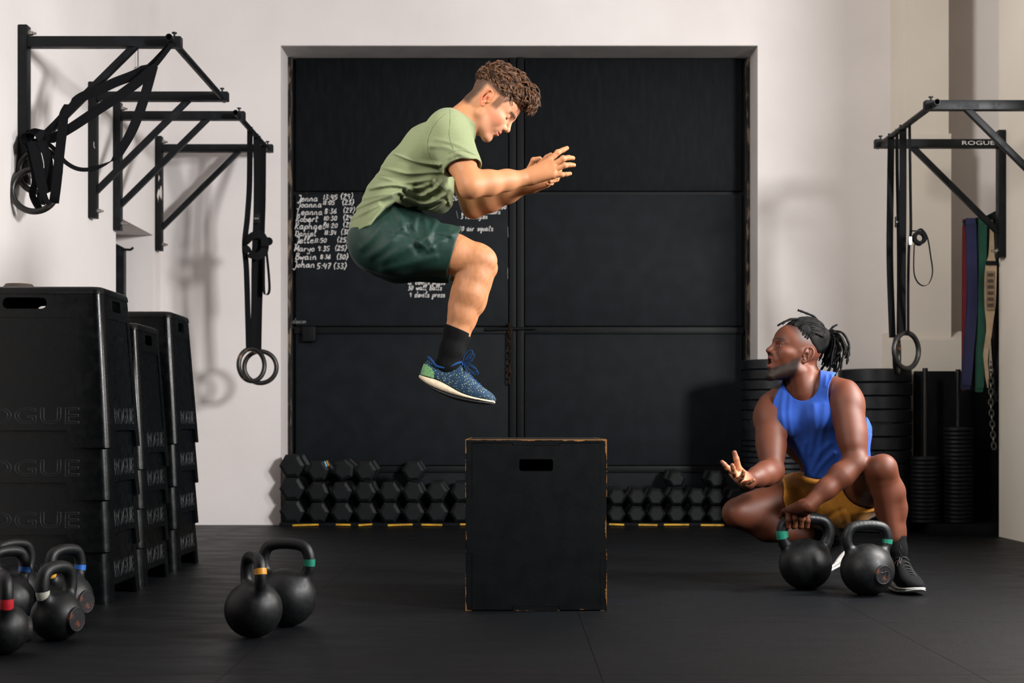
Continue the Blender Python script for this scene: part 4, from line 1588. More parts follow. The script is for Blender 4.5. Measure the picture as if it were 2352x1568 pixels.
def head_field(open_mouth=0.0, lids=1.0, heavy=0.0):
    """x forward, y to the left, z up, origin between the ear openings"""
    f = Field()
    j = open_mouth
    f.ell((-.004, 0, .046), (.097, .075, .084), k=0)
    f.ell((.038, 0, .047), (.061, .063, .056), k=.03)
    f.ell((.034, 0, -.018), (.063, .058, .074), k=.03)
    for s in (-1, 1):
        f.ell((.056, s * .0465, -.009), (.026, .016, .014), k=.022)
        f.ell((.066, s * .030, -.024), (.022, .022, .026), k=.022)
        f.cone((-.002, s * .060, .004), (.004, s * (.051 + heavy), -.054 - j * .3), .013, .016 + heavy, .022)
        f.cone((.004, s * (.050 + heavy), -.055 - j * .3), (.074, s * .015, -.090 - j), .017 + heavy, .0145, .022)
    f.ell((.030, 0, -.066 - j * .5), (.050, .042, .034), k=.025)
    f.ell((.082, 0, -.090 - j), (.0165, .021, .016), k=.018)
    f.ell((.080, 0, -.046 - j * .35), (.0255, .028, .031 + j * .5), k=.02)
    for s in (-1, 1):
        f.cone((.092, s * .010, .030), (.072, s * .047, .029), .0105, .0062, .014)
        f.ell((.103, s * .031, .013), (.016, .0165, .0110), k=.014, mode='s')
        f.ell((.0765, s * .0325, .013), (.0142, .0150, .0138), k=.004)
        if lids > .5:
            f.ell((.0775, s * .0325, .0165), (.0150, .0165, .0115), k=.003)
        else:
            f.ell((.0765, s * .0325, .0205), (.0160, .0172, .0085), k=.003)
            f.ell((.0765, s * .0325, .0040), (.0155, .0165, .0075), k=.004)
    f.ell((.091, 0, .028), (.013, .015, .014), k=.012)
    f.cone((.094, 0, .022), (.1135, 0, -.012), .0080, .0095, .010)
    f.ell((.1150, 0, -.0170), (.0105 + heavy * .3, .0105 + heavy * .5, .0098), k=.006)
    for s in (-1, 1):
        f.ell((.1005, s * (.0125 + heavy * .5), -.0215), (.0115, .0078 + heavy * .3, .0086), k=.006)
        f.ell((.1065, s * .0068, -.0305), (.0062, .0034, .0048), k=.003, mode='s')
        f.cone((.098, s * .016, -.022), (.085, s * .027, -.046), .004, .003, .016)
    up, dn = -.0435 + j * .06, -.0560 - j * .78
    lr = .0052 + heavy * .35
    f.cone((.1015, 0, up), (.0985, .010, up + .001), lr, lr, .004)
    f.cone((.1015, 0, up), (.0985, -.010, up + .001), lr, lr, .004)
    for s in (-1, 1):
        f.cone((.0985, s * .010, up + .001), (.085, s * (.0235 - j * .1), -.050 - j * .3), lr, .0034, .004)
        f.cone((.1000 - j * .25, 0, dn), (.0840, s * (.0225 - j * .1), -.0515 - j * .35), lr + .0008, .0035, .004)
    if j > .004:
        f.ell((.1000, 0, (up + dn) / 2 - .0005), (.034, .0175, abs(up - dn) / 2 - lr * .62), k=.004, mode='s')
        f.ell((.074, 0, dn + .004), (.020, .014, .005), k=.004)
    else:
        f.ell((.106, 0, -.0498), (.014, .0235, .0016), k=.003, mode='s')
    f.ell((.103, 0, -.0700 - j), (.010, .016, .0055), k=.010, mode='s')
    for s in (-1, 1):          # ears
        e = [(-.002 + .0, -.017), (.002, .004), (.001, .021), (-.010, .032), (-.023, .029), (-.030, .014), (-.028, -.004), (-.019, -.018), (-.009, -.028)]
        yo = [.070, .0735, .0765, .0795, .0835, .0865, .0855, .080, .075]
        e3 = [tuple(v) for v in catmull([(a - .004, s * yy, b + .001) for (a, b), yy in zip(e, yo)], 3)]
        f.ell((-.014, s * .0765, .003), (.017, .0052, .027), rot_cols((.94, s * .34, 0), (-s * .34, .94, 0), (0, 0, 1)), k=.006)
        for a, b in zip(e3[:-1], e3[1:]):
            f.cone(a, b, .0040, .0040, .002)
        f.ell((-.008, s * .0835, -.003), (.0085, .0085, .0125), k=.004, mode='s')
        f.cone((-.019, s * .0825, .018), (-.018, s * .082, -.010), .0028, .0028, .003)
        f.ell((-.008, s * .0745, -.026), (.0075, .0045, .0085), k=.004)
        f.ell((.0015, s * .0765, -.004), (.004, .004, .006), k=.003)
    return f


def hand(f, wrist, fingers, thumb, rw, k=.009, palm_r=.0115, fat=1.0):
    """fingers: four lists of MCP, PIP, DIP, tip; thumb: CMC, MCP, IP, tip"""
    w = np.array(wrist, float)
    m = [np.array(fi[0], float) for fi in fingers]
    for i, q in enumerate(m):
        a = w * .78 + q * .22 + (q - sum(m) / 4) * .25
        f.cone(a, q, rw * .80, palm_r, k + .008)
        if i < 3:
            f.cone((a + w * .78 + m[i + 1] * .22) / 2, (q + m[i + 1]) / 2, rw * .7, palm_r * .92, k)
    for i, fi in enumerate(fingers):
        r0 = (.0100, .0102, .0098, .0088)[i] * fat
        f.chain(fi, [r0 + .001, r0, r0 * .90, r0 * .78], .003)
        f.ell(fi[0], (r0 * 1.15,) * 3, k=.006)
        f.ell(fi[1], (r0 * 1.08,) * 3, k=.004)
    f.cone(w * .7 + np.array(thumb[0]) * .3, thumb[1], rw * .72, .0125, .012)
    f.chain(thumb[1:], [.0122, .0112, .0092], .004)
    return f


def tube_hair(strands, name, m, parent, n=4):
    b = MB()
    for path, rs in strands:
        b.tube(path, rs, n)
    me = bpy.data.meshes.new(name)
    me.from_pydata(b.v, [], b.f)
    me.polygons.foreach_set('use_smooth', np.ones(len(me.polygons), bool))
    return link(name, me, m, parent)


def blend(col, target, w):
    return col * (1 - w[:, None]) + np.array(target, np.float32) * w[:, None]


def sstep(a, b, x):
    t = np.clip((x - a) / (b - a), 0, 1)
    return t * t * (3 - 2 * t)


def noise3(p, f):
    return (np.sin(p[:, 0] * f + 2 * np.sin(p[:, 1] * f * .7)) + np.sin(p[:, 1] * f * 1.1 + 2 * np.sin(p[:, 2] * f * .8)) + np.sin(p[:, 2] * f * .9 + 2 * np.sin(p[:, 0] * f * .6))) / 3


def shoe(parent, o, fwd, up, mats, s=1.0, laces=True, detail=True):
    """running shoe; o heel bottom, fwd along the foot, up through the ankle; returns nothing"""
    x = Vector(fwd).normalized()
    z = Vector(up)
    z = (z - x * z.dot(x)).normalized()
    y = z.cross(x)
    L0 = Vector(parent.location)

    def P(u, w, v):
        return Vector(o) + (x * u + y * w + z * v) * s - L0
    # stations: u, half width, sole bottom, midsole bottom, midsole top, upper top
    ST = [(-.004, .016, .010, .012, .020, .040), (.004, .026, .004, .006, .0205, .070), (.018, .033, -.002, .000, .0205, .090), (.034, .036, -.010, -.006, .0205, .088),
          (.065, .037, -.020, -.011, .0200, .070), (.095, .036, -.026, -.014, .0150, .082), (.125, .038, -.0285, -.0155, .0075, .105), (.138, .040, -.029, -.0155, .0040, .105),
          (.160, .044, -.028, -.0152, -.001, .080), (.185, .047, -.026, -.0145, -.003, .063), (.212, .048, -.023, -.012, -.0025, .049), (.240, .044, -.018, -.009, -.0005, .040),
          (.262, .036, -.013, -.006, .002, .033), (.278, .025, -.008, -.003, .0045, .026), (.288, .012, -.003, .000, .0065, .016)]

    def loft(name, m, cols, prof, sub=None):
        """cols picks the low and high value of a station; prof maps a to (width share, height share)"""
        b = MB()
        n = len(prof)
        vs = []
        for st in ST:
            lo_, hi_ = st[cols[0]], st[cols[1]]
            for w, v in prof:
                vs.append(P(st[0], st[1] * w, lo_ + (hi_ - lo_) * v))
        fs = []
        for i in range(len(ST) - 1):
            for k in range(n):
                k2 = (k + 1) % n
                fs.append((i * n + k, i * n + k2, i * n + n + k2, i * n + n + k))
        fs += [tuple(range(n)), tuple(reversed([(len(ST) - 1) * n + k for k in range(n)]))]
        b.add(vs, fs)
        ob = b.build(name, m, parent, 1.0)
        md = ob.modifiers.new('smooth', 'SUBSURF')
        md.levels = md.render_levels = 1
        return ob
    rim = [(1.08, 0), (1.12, .5), (1.04, 1), (.6, 1.0), (0, 1.0), (-.6, 1.0), (-1.04, 1), (-1.12, .5), (-1.08, 0), (-.5, 0), (0, 0), (.5, 0)]
    loft('outsole', mats['outsole'], (2, 3), rim)
    loft('midsole', mats['midsole'], (3, 4), rim)
    arch = [(math.cos(a) * (1.0 if abs(math.cos(a)) > .7 else 1), max(0, math.sin(a)) ** .8) for a in [math.pi * q / 12 for q in range(13)]]
    arch = [(1.0 * math.copysign(abs(c) ** .75, c), v) for c, v in arch]
    loft('upper', mats['upper'], (4, 5), arch + [(-.5, -.02), (.5, -.02)])
    # collar
    cp = [(.020, .024, .086), (.050, .0345, .067), (.085, .0345, .072), (.120, .024, .099), (.132, .0, .107), (.120, -.024, .099), (.085, -.0345, .072), (.050, -.0345, .067), (.020, -.024, .086), (.010, 0, .090)]
    MB().tube(catmull([P(*q) for q in cp], 4, closed=True), .0048, 8, closed=True).build('collar', mats['collar'], parent, 1.0)
    if detail and 'heel' in mats:
        for sd in (-1, 1):
            b = MB()
            vs = []
            nn = 9
            for i in range(nn):
                for q in range(7):
                    u = .004 + .052 * i / (nn - 1)
                    v = .022 + (.040 * (1 - (i / (nn - 1)) ** 2.4) ** .6) * q / 6
                    hw_ = np.interp(u, [st[0] for st in ST], [st[1] for st in ST]) * (1.0 - .30 * (max(0, v - .022) / .07) ** 2.0)
                    vs.append(P(u - .002, sd * (hw_ + .0018), v))
            fs = [(i * 7 + q, i * 7 + q + 1, i * 7 + 8 + q, i * 7 + 7 + q) for i in range(nn - 1) for q in range(6)]
            b.add(vs, fs).build('heel_patch', mats['heel'], parent, 1.0)
    if laces:
        for i in range(6):
            u = .138 + i * .0155
            v = float(np.interp(u, [st[0] for st in ST], [st[5] for st in ST])) + .0015
            pts = [P(u + .006, .021, v - .012), P(u + .003, .012, v - .002), P(u, 0, v + .001), P(u - .003, -.012, v - .002), P(u + .001, -.021, v - .012)]
            MB().tube(catmull(pts, 3), .0026, 6).build('lace', mats['lace'], parent, 1.0)
        k0 = (.138, -.006, .106)
        for lp in ([(0, 0, 0), (-.004, -.008, .022), (.006, -.014, .046), (.020, -.016, .050), (.022, -.012, .036), (.012, -.006, .014), (.002, 0, .002)],
                   [(0, 0, 0), (.022, -.018, .002), (.044, -.030, -.004), (.058, -.034, -.016), (.046, -.030, -.024), (.022, -.016, -.014), (.004, -.002, -.002)],
                   [(0, 0, 0), (.010, -.012, .014), (.022, -.018, .024)], [(0, 0, 0), (.010, -.02, -.012), (.026, -.030, -.030)]):
            MB().tube(catmull([P(k0[0] + a, k0[1] + b_, k0[2] + c) for a, b_, c in lp], 4), .0019, 6).build('lace', mats['lace'], parent, 1.0)


M['skin_light'] = mat('fair_skin', '#c98f6d', .56, attr='pigment', bump=.10, bump_scale=380, spec=.34, sss=.06)
M['skin_dark'] = mat('deep_brown_skin', '#6b3f2a', .55, attr='pigment', bump=.10, bump_scale=420, spec=.30, sss=.02)
M['hair_brown'] = mat('brown_hair', '#3d2617', .48, col2='#6b4526', scale=55, lo=.38, hi=.66, spec=.5)
M['hair_base'] = mat('brown_hair_roots', '#22140c', .75, col2='#33200f', scale=80, bump=.5, bump_scale=260, spec=.12)
M['dread'] = mat('black_locs', '#030303', .55, col2='#0d0b0b', scale=220, lo=.5, hi=.72, bump=.5, bump_scale=420, spec=.08)
M['shirt'] = mat('sage_cotton', '#747d59', .9, col2='#7d8662', scale=240, lo=.35, hi=.7, bump=.12, bump_scale=900, sheen=.05)
M['shirt_seam'] = mat('sage_seam', '#6a7352', .9)
M['shorts_green'] = mat('green_nylon', '#0c2922', .62, col2='#0f3028', scale=60, bump=.06, bump_scale=700, spec=.35)
M['tank'] = mat('royal_blue_jersey', '#073a8c', .8, col2='#083f95', scale=160, bump=.10, bump_scale=900, sheen=.05)
M['shorts_mustard'] = mat('mustard_cotton', '#a0660c', .85, col2='#a96d10', scale=120, bump=.12, bump_scale=700, sheen=.1)
M['sock'] = mat('black_sock', '#060708', .9, col2='#0b0c0e', scale=90, bump=.15, bump_scale=500, spec=.15)
M['eye_white'] = mat('eye_white', '#cfc7c0', .25)
M['iris'] = mat('iris', '#1a100b', .2)
M['teeth'] = mat('teeth', '#d8cfc0', .35)
M['brow_brown'] = mat('brow_brown', '#1d120b', .8)
M['blue_knit'] = mat('blue_speckled_knit', '#083452', .8, col2='#05233b', scale=70, lo=.4, hi=.65, bump=.3, bump_scale=420)
M['blue_trim'] = mat('blue_trim', '#0a3766', .75, spec=.25)
M['green_knit'] = mat('green_heel_knit', '#6d9b66', .85, col2='#517d50', scale=140, bump=.4, bump_scale=300)
M['cream_foam'] = mat('cream_midsole', '#d9c6aa', .6, col2='#c9b496', scale=60, bump=.2, bump_scale=200)
M['outsole'] = mat('black_outsole', '#0c0c0d', .6, bump=.3, bump_scale=120)
M['black_knit'] = mat('black_knit', '#08090a', .85, col2='#0e0f11', scale=120, bump=.2, bump_scale=400, spec=.18)
M['white_foam'] = mat('white_midsole', '#dcdad6', .55, col2='#c9c6c1', scale=80, bump=.5, bump_scale=140)
M['black_lace'] = mat('black_lace', '#131416', .7)


def speckle(m, col):
    nt = m.node_tree
    b = nt.nodes['Principled BSDF']
    tc = nt.nodes.new('ShaderNodeTexCoord')
    v = nt.nodes.new('ShaderNodeTexVoronoi')
    v.inputs['Scale'].default_value = 150
    nt.links.new(tc.outputs['Object'], v.inputs['Vector'])
    lt_ = nt.nodes.new('ShaderNodeMath')
    lt_.operation = 'LESS_THAN'
    lt_.inputs[1].default_value = .20
    nt.links.new(v.outputs['Distance'], lt_.inputs[0])
    mx = nt.nodes.new('ShaderNodeMix')
    mx.data_type = 'RGBA'
    old = b.inputs['Base Color'].links[0].from_socket
    nt.links.new(old, mx.inputs[6])
    mx.inputs[7].default_value = (*lin(col), 1)
    nt.links.new(lt_.outputs[0], mx.inputs[0])
    nt.links.new(mx.outputs[2], b.inputs['Base Color'])


speckle(M['blue_knit'], '#b7c58a')


# ------------------------------------------------------------------ the jumping man
YJ = 5.30


def J(px, py, dy=0.0):
    return np.array(at(px, py, YJ + dy))


hx = np.array((math.cos(math.radians(-45.5)), 0, math.sin(math.radians(-45.5))))
hz = np.array((-hx[2], 0, hx[0]))
HR = rot_cols(hx, (0, 1, 0), hz)
HO = J(1123.3, 241.7)
HS = .985
jh = head_field(0, 1)


def jumper_body():
    f = Field()
    # torso under the shirt
    for a, b, ra, rb, q in ((J(1036, 318), J(985, 372), .072, .092, 1.85), (J(985, 372), J(915, 455), .088, .070, 1.70), (J(915, 455), J(876, 545), .070, .076, 1.75)):
        f.cone(a, b, ra, rb, .03, flat=((0, 1, 0), q))
    f.cone(J(1056, 292), J(1096, 242), .060, .0545, .03)
    f.cone(J(1040, 300), J(1060, 285), .07, .06, .03)
    S, E, W = J(1028, 300, -.165), J(1082, 426, -.285), J(1212, 407, -.158)
    S2, E2, W2 = J(1022, 305, .165), J(1087, 474, .13), J(1217, 424, .035)
    for s_, e_, w_, sg in ((S, E, W, -1), (S2, E2, W2, 1)):
        d = w_ - e_
        f.cone(s_, s_ * .45 + e_ * .55, .060, .052, .03)
        f.cone(s_ * .45 + e_ * .55, e_, .052, .041, .02)
        f.cone(e_ * .9 + s_ * .1 - d * .02, e_, .039, .037, .01)
        f.cone(e_, e_ + d * .30, .038, .0415, .03)
        f.cone(e_ + d * .30, e_ + d * .62, .0415, .034, .03)
        f.cone(e_ + d * .62, w_, .034, .0265, .03)
    f.ell(E + np.array((-.012, -.0, -.016)), (.024, .024, .024), k=.02)
    hand(f, W, [[J(1263, 368, -.160), J(1281, 350, -.158), J(1293, 344.5, -.15), J(1302, 340, -.145)],
                [J(1270, 379, -.176), J(1293, 364, -.182), J(1306, 362, -.172), J(1316, 363, -.165)],
                [J(1272, 391, -.182), J(1297, 379.5, -.188), J(1309, 378.5, -.18), J(1318, 379, -.175)],
                [J(1271, 403, -.182), J(1290, 401, -.188), J(1301, 400, -.184), J(1309.5, 398.5, -.18)]],
         [J(1232, 392, -.135), J(1245, 374, -.115), J(1257, 362, -.105), J(1265, 356, -.10)], .023)
    f.cone(W, J(1250, 393, -.168), .024, .016, .02)
    hand(f, W2, [[J(1262, 398, .02), J(1284, 390, -.02), J(1282, 398, -.05), J(1272, 402, -.06)],
                 [J(1263, 408, .015), J(1284, 402, -.03), J(1278, 408, -.06), J(1268, 410, -.07)],
                 [J(1260, 416, .01), J(1278, 411, -.035), J(1272, 414, -.06), J(1264, 416, -.07)],
                 [J(1255, 422, .005), J(1266, 420, -.035), J(1262, 421, -.06), J(1256, 421, -.065)]],
         [J(1222, 412, .02), J(1217, 388, -.03), J(1226, 368, -.05), J(1239, 364.5, -.06)], .026)
    f.cone(W2, J(1245, 416, .02), .026, .02, .02)
    for sg in (-1, 1):
        A = lambda px, py, dy=0: J(px, py, -.115 + dy) * np.array((1, 0, 1)) + np.array((0, YJ + sg * (.115 - dy), 0))
        hip, kn, an = A(856, 545), A(1104, 598), A(1034, 822)
        f.chain([A(866, 550, .03), A(960, 565, .01), A(1040, 582), A(1085, 592)], [.078, .076, .071, .060], .02)
        f.ell(A(1108, 594), (.047, .047, .047), k=.025)
        f.ell(A(1119, 601), (.034, .036, .036), k=.02)
        f.chain([A(1104, 602), A(1092, 632), A(1076, 674), A(1060, 722), A(1048, 762), A(1038, 806), A(1026, 842)],
                [.046, .052, .0585, .0465, .0385, .033, .028], .02)
        f.cone(A(1070, 640), A(1052, 700), .040, .036, .012)      # calf
        f.cone(A(1106, 626), A(1090, 690), .030, .028, .02)      # shin
        f.cone(A(1040, 612), A(1082, 622), .030, .022, .008)     # hamstring tendon
        f.cone(A(1026, 848), A(1050, 862), .022, .014, .01)
    f.fn(placed(jh, HO, HR, HS), .02, 'u', (HO, .17))
    return f


def jumper_colour(V):
    c = np.zeros((len(V), 3), np.float32) + np.array(lin('#ae7650'), np.float32)
    c *= (1 + .05 * noise3(V, 60))[:, None]
    px, py = project(V)
    legs = sstep(520, 560, py)
    c = blend(c, lin('#94613f'), legs * np.clip(.25 + .45 * noise3(V * np.array((1, 1, .45), np.float32), 330), 0, 1) * .8)
    q = ((V - HO) @ HR) / HS
    x, y, z = q[:, 0], np.abs(q[:, 1]), q[:, 2]
    inh = ((q ** 2).sum(1) < .17 ** 2) & (z > -.13)
    face = inh * sstep(.0, .04, x)
    c = blend(c, lin('#cc8f72'), face * .6)
    c = blend(c, lin('#c9725a'), inh * np.exp(-(((x - .06) / .03) ** 2 + ((y - .05) / .03) ** 2 + ((z + .02) / .025) ** 2)) * .55)
    ear = inh * (y > .0758) * (x < .002) * (x > -.05) * (z < .036) * (z > -.04)
    c = blend(c, lin('#c8674b'), ear * .6)
    lips = inh * np.exp(-(((x - .098) / .014) ** 4 + (y / .022) ** 4 + ((z + .050) / .0085) ** 4))
    c = blend(c, lin('#b5615a'), np.clip(lips, 0, 1) * .8)
    stub = inh * sstep(-.02, -.05, z - .3 * (x - .06)) * sstep(-.01, .02, x)
    c = blend(c, lin('#8a634c'), stub * .28 * (1 - np.clip(lips, 0, 1)))
    # clipped sides and nape
    back = sstep(-.038, -.060, x) * sstep(-.075, -.050, z)
    over = sstep(.030, .052, z) * sstep(.050, .030, x)
    burn = sstep(-.016, .006, z) * sstep(.010, .018, x) * sstep(.048, .036, x) * (y > .04)
    temple = sstep(0, .018, z - (.028 + (x - .045) * 1.7)) * sstep(.030, .045, x) * (y > .03)
    fade = inh * np.clip(np.maximum(np.maximum(back, over), np.maximum(burn * .8, temple)), 0, 1) * (1 - ear)
    fade *= np.where(x > .075, sstep(.080, .09, z), 1)
    c = blend(c, lin('#2b1b11'), fade * np.clip(.90 + .08 * noise3(q, 900), 0, 1))
    brow = inh * np.exp(-(((z - .034 + (y - .03) ** 2 * 6) / .0062) ** 2)) * sstep(.006, .012, y) * sstep(.058, .046, y) * (x > .05)
    c = blend(c, lin('#2e1b10'), np.clip(brow * 1.3, 0, 1) * .9)
    lash = inh * np.exp(-(((z - .0068 + (y - .033) ** 2 * 10) / .0024) ** 2)) * np.exp(-((y - .034) / .014) ** 4) * (x > .066)
    c = blend(c, lin('#1c110b'), np.clip(lash, 0, 1) * .9)
    nost = inh * np.exp(-(((x - .1055) / .007) ** 2 + ((y - .0065) / .004) ** 2 + ((z + .0275) / .004) ** 2))
    c = blend(c, lin('#3b1a12'), np.clip(nost, 0, 1) * .9)
    return c


jumper = thing('person', J(1060, 905) * np.array((1, 1, 1)), 'man in a sage T-shirt and dark green shorts leaping over the jump box', 'person')
jf = jumper_body()
JL = np.array(jumper.location)


def to_local(me, L):
    me.transform(Matrix.Translation(-Vector(L)))
    return me


hb = J(1128, 235)
me = skin_mesh('body', jf, J(770, 150) * np.array((1, 0, 0)) + np.array((0, YJ - .36, .78)), np.array((.27, YJ + .32, 2.08)), .0042,
               [(HO + np.array((-.15, -.10, -.145)), HO + np.array((.145, .10, .155)), .0017),
                (np.array((.045, YJ - .225, 1.53)), np.array((.25, YJ + .07, 1.72)), .0022)], jumper_colour)
link('body', to_local(me, JL), M['skin_light'], jumper)

# T-shirt
f = Field()
for a, b, ra, rb, q in ((J(1036, 312), J(992, 352), .078, .106, 1.80), (J(992, 352), J(945, 408), .106, .106, 1.70), (J(945, 408), J(900, 462), .106, .094, 1.72),
                        (J(900, 462), J(866, 540), .094, .104, 1.92)):
    f.cone(a, b, ra, rb, .03, flat=((0, 1, 0), q))
f.ell(J(995, 430, -.03), (.075, .15, .062), k=.05)
f.ell(J(1010, 462, -.03), (.045, .13, .042), k=.04)
f.cone(J(1046, 296), J(1066, 276), .084, .070, .03)
slv = Field()
S, E = J(1028, 300, -.165), J(1082, 426, -.285)
slv.cone(S, S * .12 + E * .88, .080, .064, .02)
slv.half(J(1058, 388, -.24), (J(1064, 390, -.24) - J(1040, 310, -.17)) * np.array((.6, .7, 1)), .004)
f.fn(slv, .035, 'u')
S2, E2 = J(1022, 305, .165), J(1087, 474, .13)
sl2 = Field()
sl2.cone(S2, S2 * .35 + E2 * .65, .078, .064, .02)
sl2.half(S2 * .42 + E2 * .58, E2 - S2, .004)
f.fn(sl2, .035, 'u')
JF = [([(905, 352), (960, 372), (1010, 378)], 0.0090, 4.0), ([(880, 384), (935, 398), (1000, 395), (1030, 402)], 0.0067, 4.8), ([(868, 404), (930, 420), (990, 412)], 0.0060, 4.8),
      ([(990, 335), (1030, 340), (1075, 365)], 0.0060, 5.6), ([(1000, 320), (1045, 330), (1085, 350)], 0.0053, 4.8), ([(1030, 362), (1060, 352), (1085, 365)], 0.0053, 4.8),
      ([(850, 432), (900, 424), (950, 432), (985, 425)], 0.0090, 5.6), ([(838, 455), (880, 446), (920, 442)], 0.0090, 5.6), ([(815, 478), (860, 460), (900, 450)], 0.0075, 5.6),
      ([(940, 435), (965, 450), (990, 440), (1015, 420)], 0.0120, 5.6), ([(930, 455), (965, 468), (1000, 462), (1035, 440)], 0.0135, 5.6), ([(1000, 415), (1022, 440), (1034, 470)], 0.0120, 4.8),
      ([(960, 478), (990, 482), (1020, 465)], 0.0120, 4.8), ([(915, 448), (945, 470), (985, 488)], -0.0060, 4.8), ([(985, 445), (1010, 455), (1030, 460)], -0.0070, 4.8), ([(955, 425), (1000, 430)], -0.0050, 4.8),
      ([(800, 505), (830, 490), (870, 470)], 0.0060, 5.6), ([(812, 540), (840, 520), (880, 480)], 0.0060, 6.4)]
f.disp(folds(JF, YJ + .02))
f.disp(ripple(.0010, 26, 33, .4))
# hem, neck hole and sleeve opening
hem = [(-.75, 1.30), (-.5965, 1.334), (-.557, 1.361), (-.4997, 1.379), (-.482, 1.407), (-.452, 1.445), (-.416, 1.467), (-.378, 1.455), (-.312, 1.427), (-.290, 1.4206), (-.262, 1.424), (-.2286, 1.46), (.1, 1.5)]
hxs, hzs = [h[0] for h in hem], [h[1] for h in hem]
f.fn(lambda p: (np.interp(p[:, 0], hxs, hzs) - p[:, 2]) * .75, .004, 'i')
f.cone(J(1046, 302), J(1106, 232), .0640, .062, .004, 's')
f.cone(S * .62 + E * .38, E * 1.1 - S * .1, .060, .0625, .004, 's')
f.half(J(1062, 268), (J(1062, 268) - J(1037, 304)) * np.array((1, 0, 1)), .004)
shirt = garment('t_shirt', f, np.array((-.66, YJ - .36, 1.27)), np.array((-.08, YJ + .30, 1.93)), .0032, M['shirt'], jumper)
to_local(shirt.data, JL)
shirt['label'] = 'sage green cotton T-shirt with bunched hem'


def on_surface(field, pxy, y0=4.9, y1=5.6, off=.001):
    """drop points of the pose plane onto the near face of a surface"""
    out = []
    for px, py in pxy:
        ys = np.linspace(y0, y1, 351)
        pts = np.array([at(px, py, y) for y in ys], np.float32)
        d = field(pts)
        k = np.argmax(d < 0)
        if d[k] >= 0:
            continue
        out.append(Vector(at(px, py, ys[k] - off)))
    return out


for seam in ([(1022, 262), (1000, 284), (986, 310), (982, 338), (990, 365), (1003, 385)], [(1034, 250), (1034, 275), (1032, 305), (1034, 320)],
             [(1034, 320), (1042, 345), (1048, 372)], [(1030, 352), (1050, 346), (1072, 348), (1092, 356)]):
    pts = on_surface(f, [tuple(v.xy) for v in catmull([(x, y, 0) for x, y in seam], 5)])
    if len(pts) > 3:
        MB().tube(pts, .0013, 5).build('seam', M['shirt_seam'], shirt, 1.0, False)
        ob = shirt.children[-1]
        ob.data.transform(Matrix.Translation(-Vector(JL)))

# shorts
f = Field()
f.ell(J(862, 556), (.104, .172, .116), k=0)
f.cone(J(905, 520), J(985, 535), .092, .060, .03, flat=((0, 1, 0), 1.9))
f.ell(J(915, 510), (.080, .150, .080), k=.03)
for sg in (-1, 1):
    A = lambda px, py: J(px, py, -.115) * np.array((1, 0, 1)) + np.array((0, YJ + sg * .105, 0))
    f.cone(A(905, 562), A(1050, 578), .112, .092, .03)
    f.cone(A(868, 556), A(905, 562), .104, .112, .03)
f.disp(folds([([(880, 600), (930, 570), (985, 545), (1030, 530)], .007, 11), ([(850, 590), (890, 560), (925, 520)], .006, 10), ([(955, 500), (952, 530), (965, 560)], .008, 7),
              ([(975, 505), (980, 535), (975, 565)], .007, 7), ([(905, 480), (920, 500), (925, 520)], .008, 7), ([(1000, 510), (985, 545), (995, 570)], .006, 7),
              ([(1045, 535), (1010, 555), (985, 575)], .006, 7), ([(880, 620), (940, 606), (1000, 590)], .005, 9), ([(830, 570), (860, 540), (880, 510)], .005, 9),
              ([(940, 520), (958, 545)], -.008, 6), ([(1000, 540), (1030, 548)], -.006, 6), ([(900, 540), (935, 545), (960, 580)], -.006, 8)], YJ + .02))
f.disp(ripple(.0014, 22, 29, 1.3))
o0 = J(1043, 580, -.115)
nrm = np.array((.956, 0, -.29))
f.half(o0, nrm, .004)
f.half(J(905, 468), np.array((.05, 0, .97)), .01)
for sg in (-1, 1):
    A = lambda px, py: J(px, py, -.115) * np.array((1, 0, 1)) + np.array((0, YJ + sg * .105, 0))
    f.cone(A(985, 571), A(1110, 586), .080, .082, .004, 's')
sh = garment('shorts', f, np.array((-.66, YJ - .30, 1.14)), np.array((-.10, YJ + .30, 1.58)), .0034, M['shorts_green'], jumper)
to_local(sh.data, JL)
sh['label'] = 'dark green nylon shorts'

# socks and shoes
for sg in (-1, 1):
    A = lambda px, py, dy=0: J(px, py, -.115 + dy) * np.array((1, 0, 1)) + np.array((0, YJ + sg * (.115 - dy), 0))
    f = Field()
    f.chain([A(1060, 722), A(1049, 757), A(1036, 804), A(1024, 838)], [.052, .0435, .0400, .0370], .02)
    f.cone(A(1024, 842), A(1062, 852), .034, .026, .02)
    f.half(A(1049, 754), A(1049, 754) - A(1036, 804) + np.array((.012, 0, 0)), .002)
    sk = garment('sock', f, A(1024, 842) + np.array((-.06, -.06, -.06)), A(1080, 740) + np.array((.06, .06, .05)), .003, M['sock'], jumper)
    to_local(sk.data, JL)
    heel = Vector(A(961.7, 873))
    toe = Vector(A(1136, 924))
    fw = toe - heel
    shoe(jumper, heel, fw, (-.3 * 0 + fw.z * -1 / fw.x * 1.0, 0, 1), dict(outsole=M['outsole'], midsole=M['cream_foam'], upper=M['blue_knit'], collar=M['blue_trim'], heel=M['green_knit'], lace=M['blue_trim']),
         s=fw.length / .288)

for s in (-1, 1):
    lp = []
    for a in np.linspace(-.0115, .0125, 9):
        zz = .0072 + 12 * (a - .001) ** 2
        xx = .0765 + math.sqrt(max(.0142 ** 2 - (zz - .013) ** 2 - a * a * .9, 1e-6)) + .0006
        lp.append(Vector(((np.array((xx, s * (.0325 + a), zz)) * HS) @ HR.T + HO - JL).tolist()))
    MB().tube(lp, [.0007, .0012, .0014, .0015, .0015, .0015, .0014, .0012, .0008], 6).build('eyelashes', M['brow_brown'], jumper, 1.2)

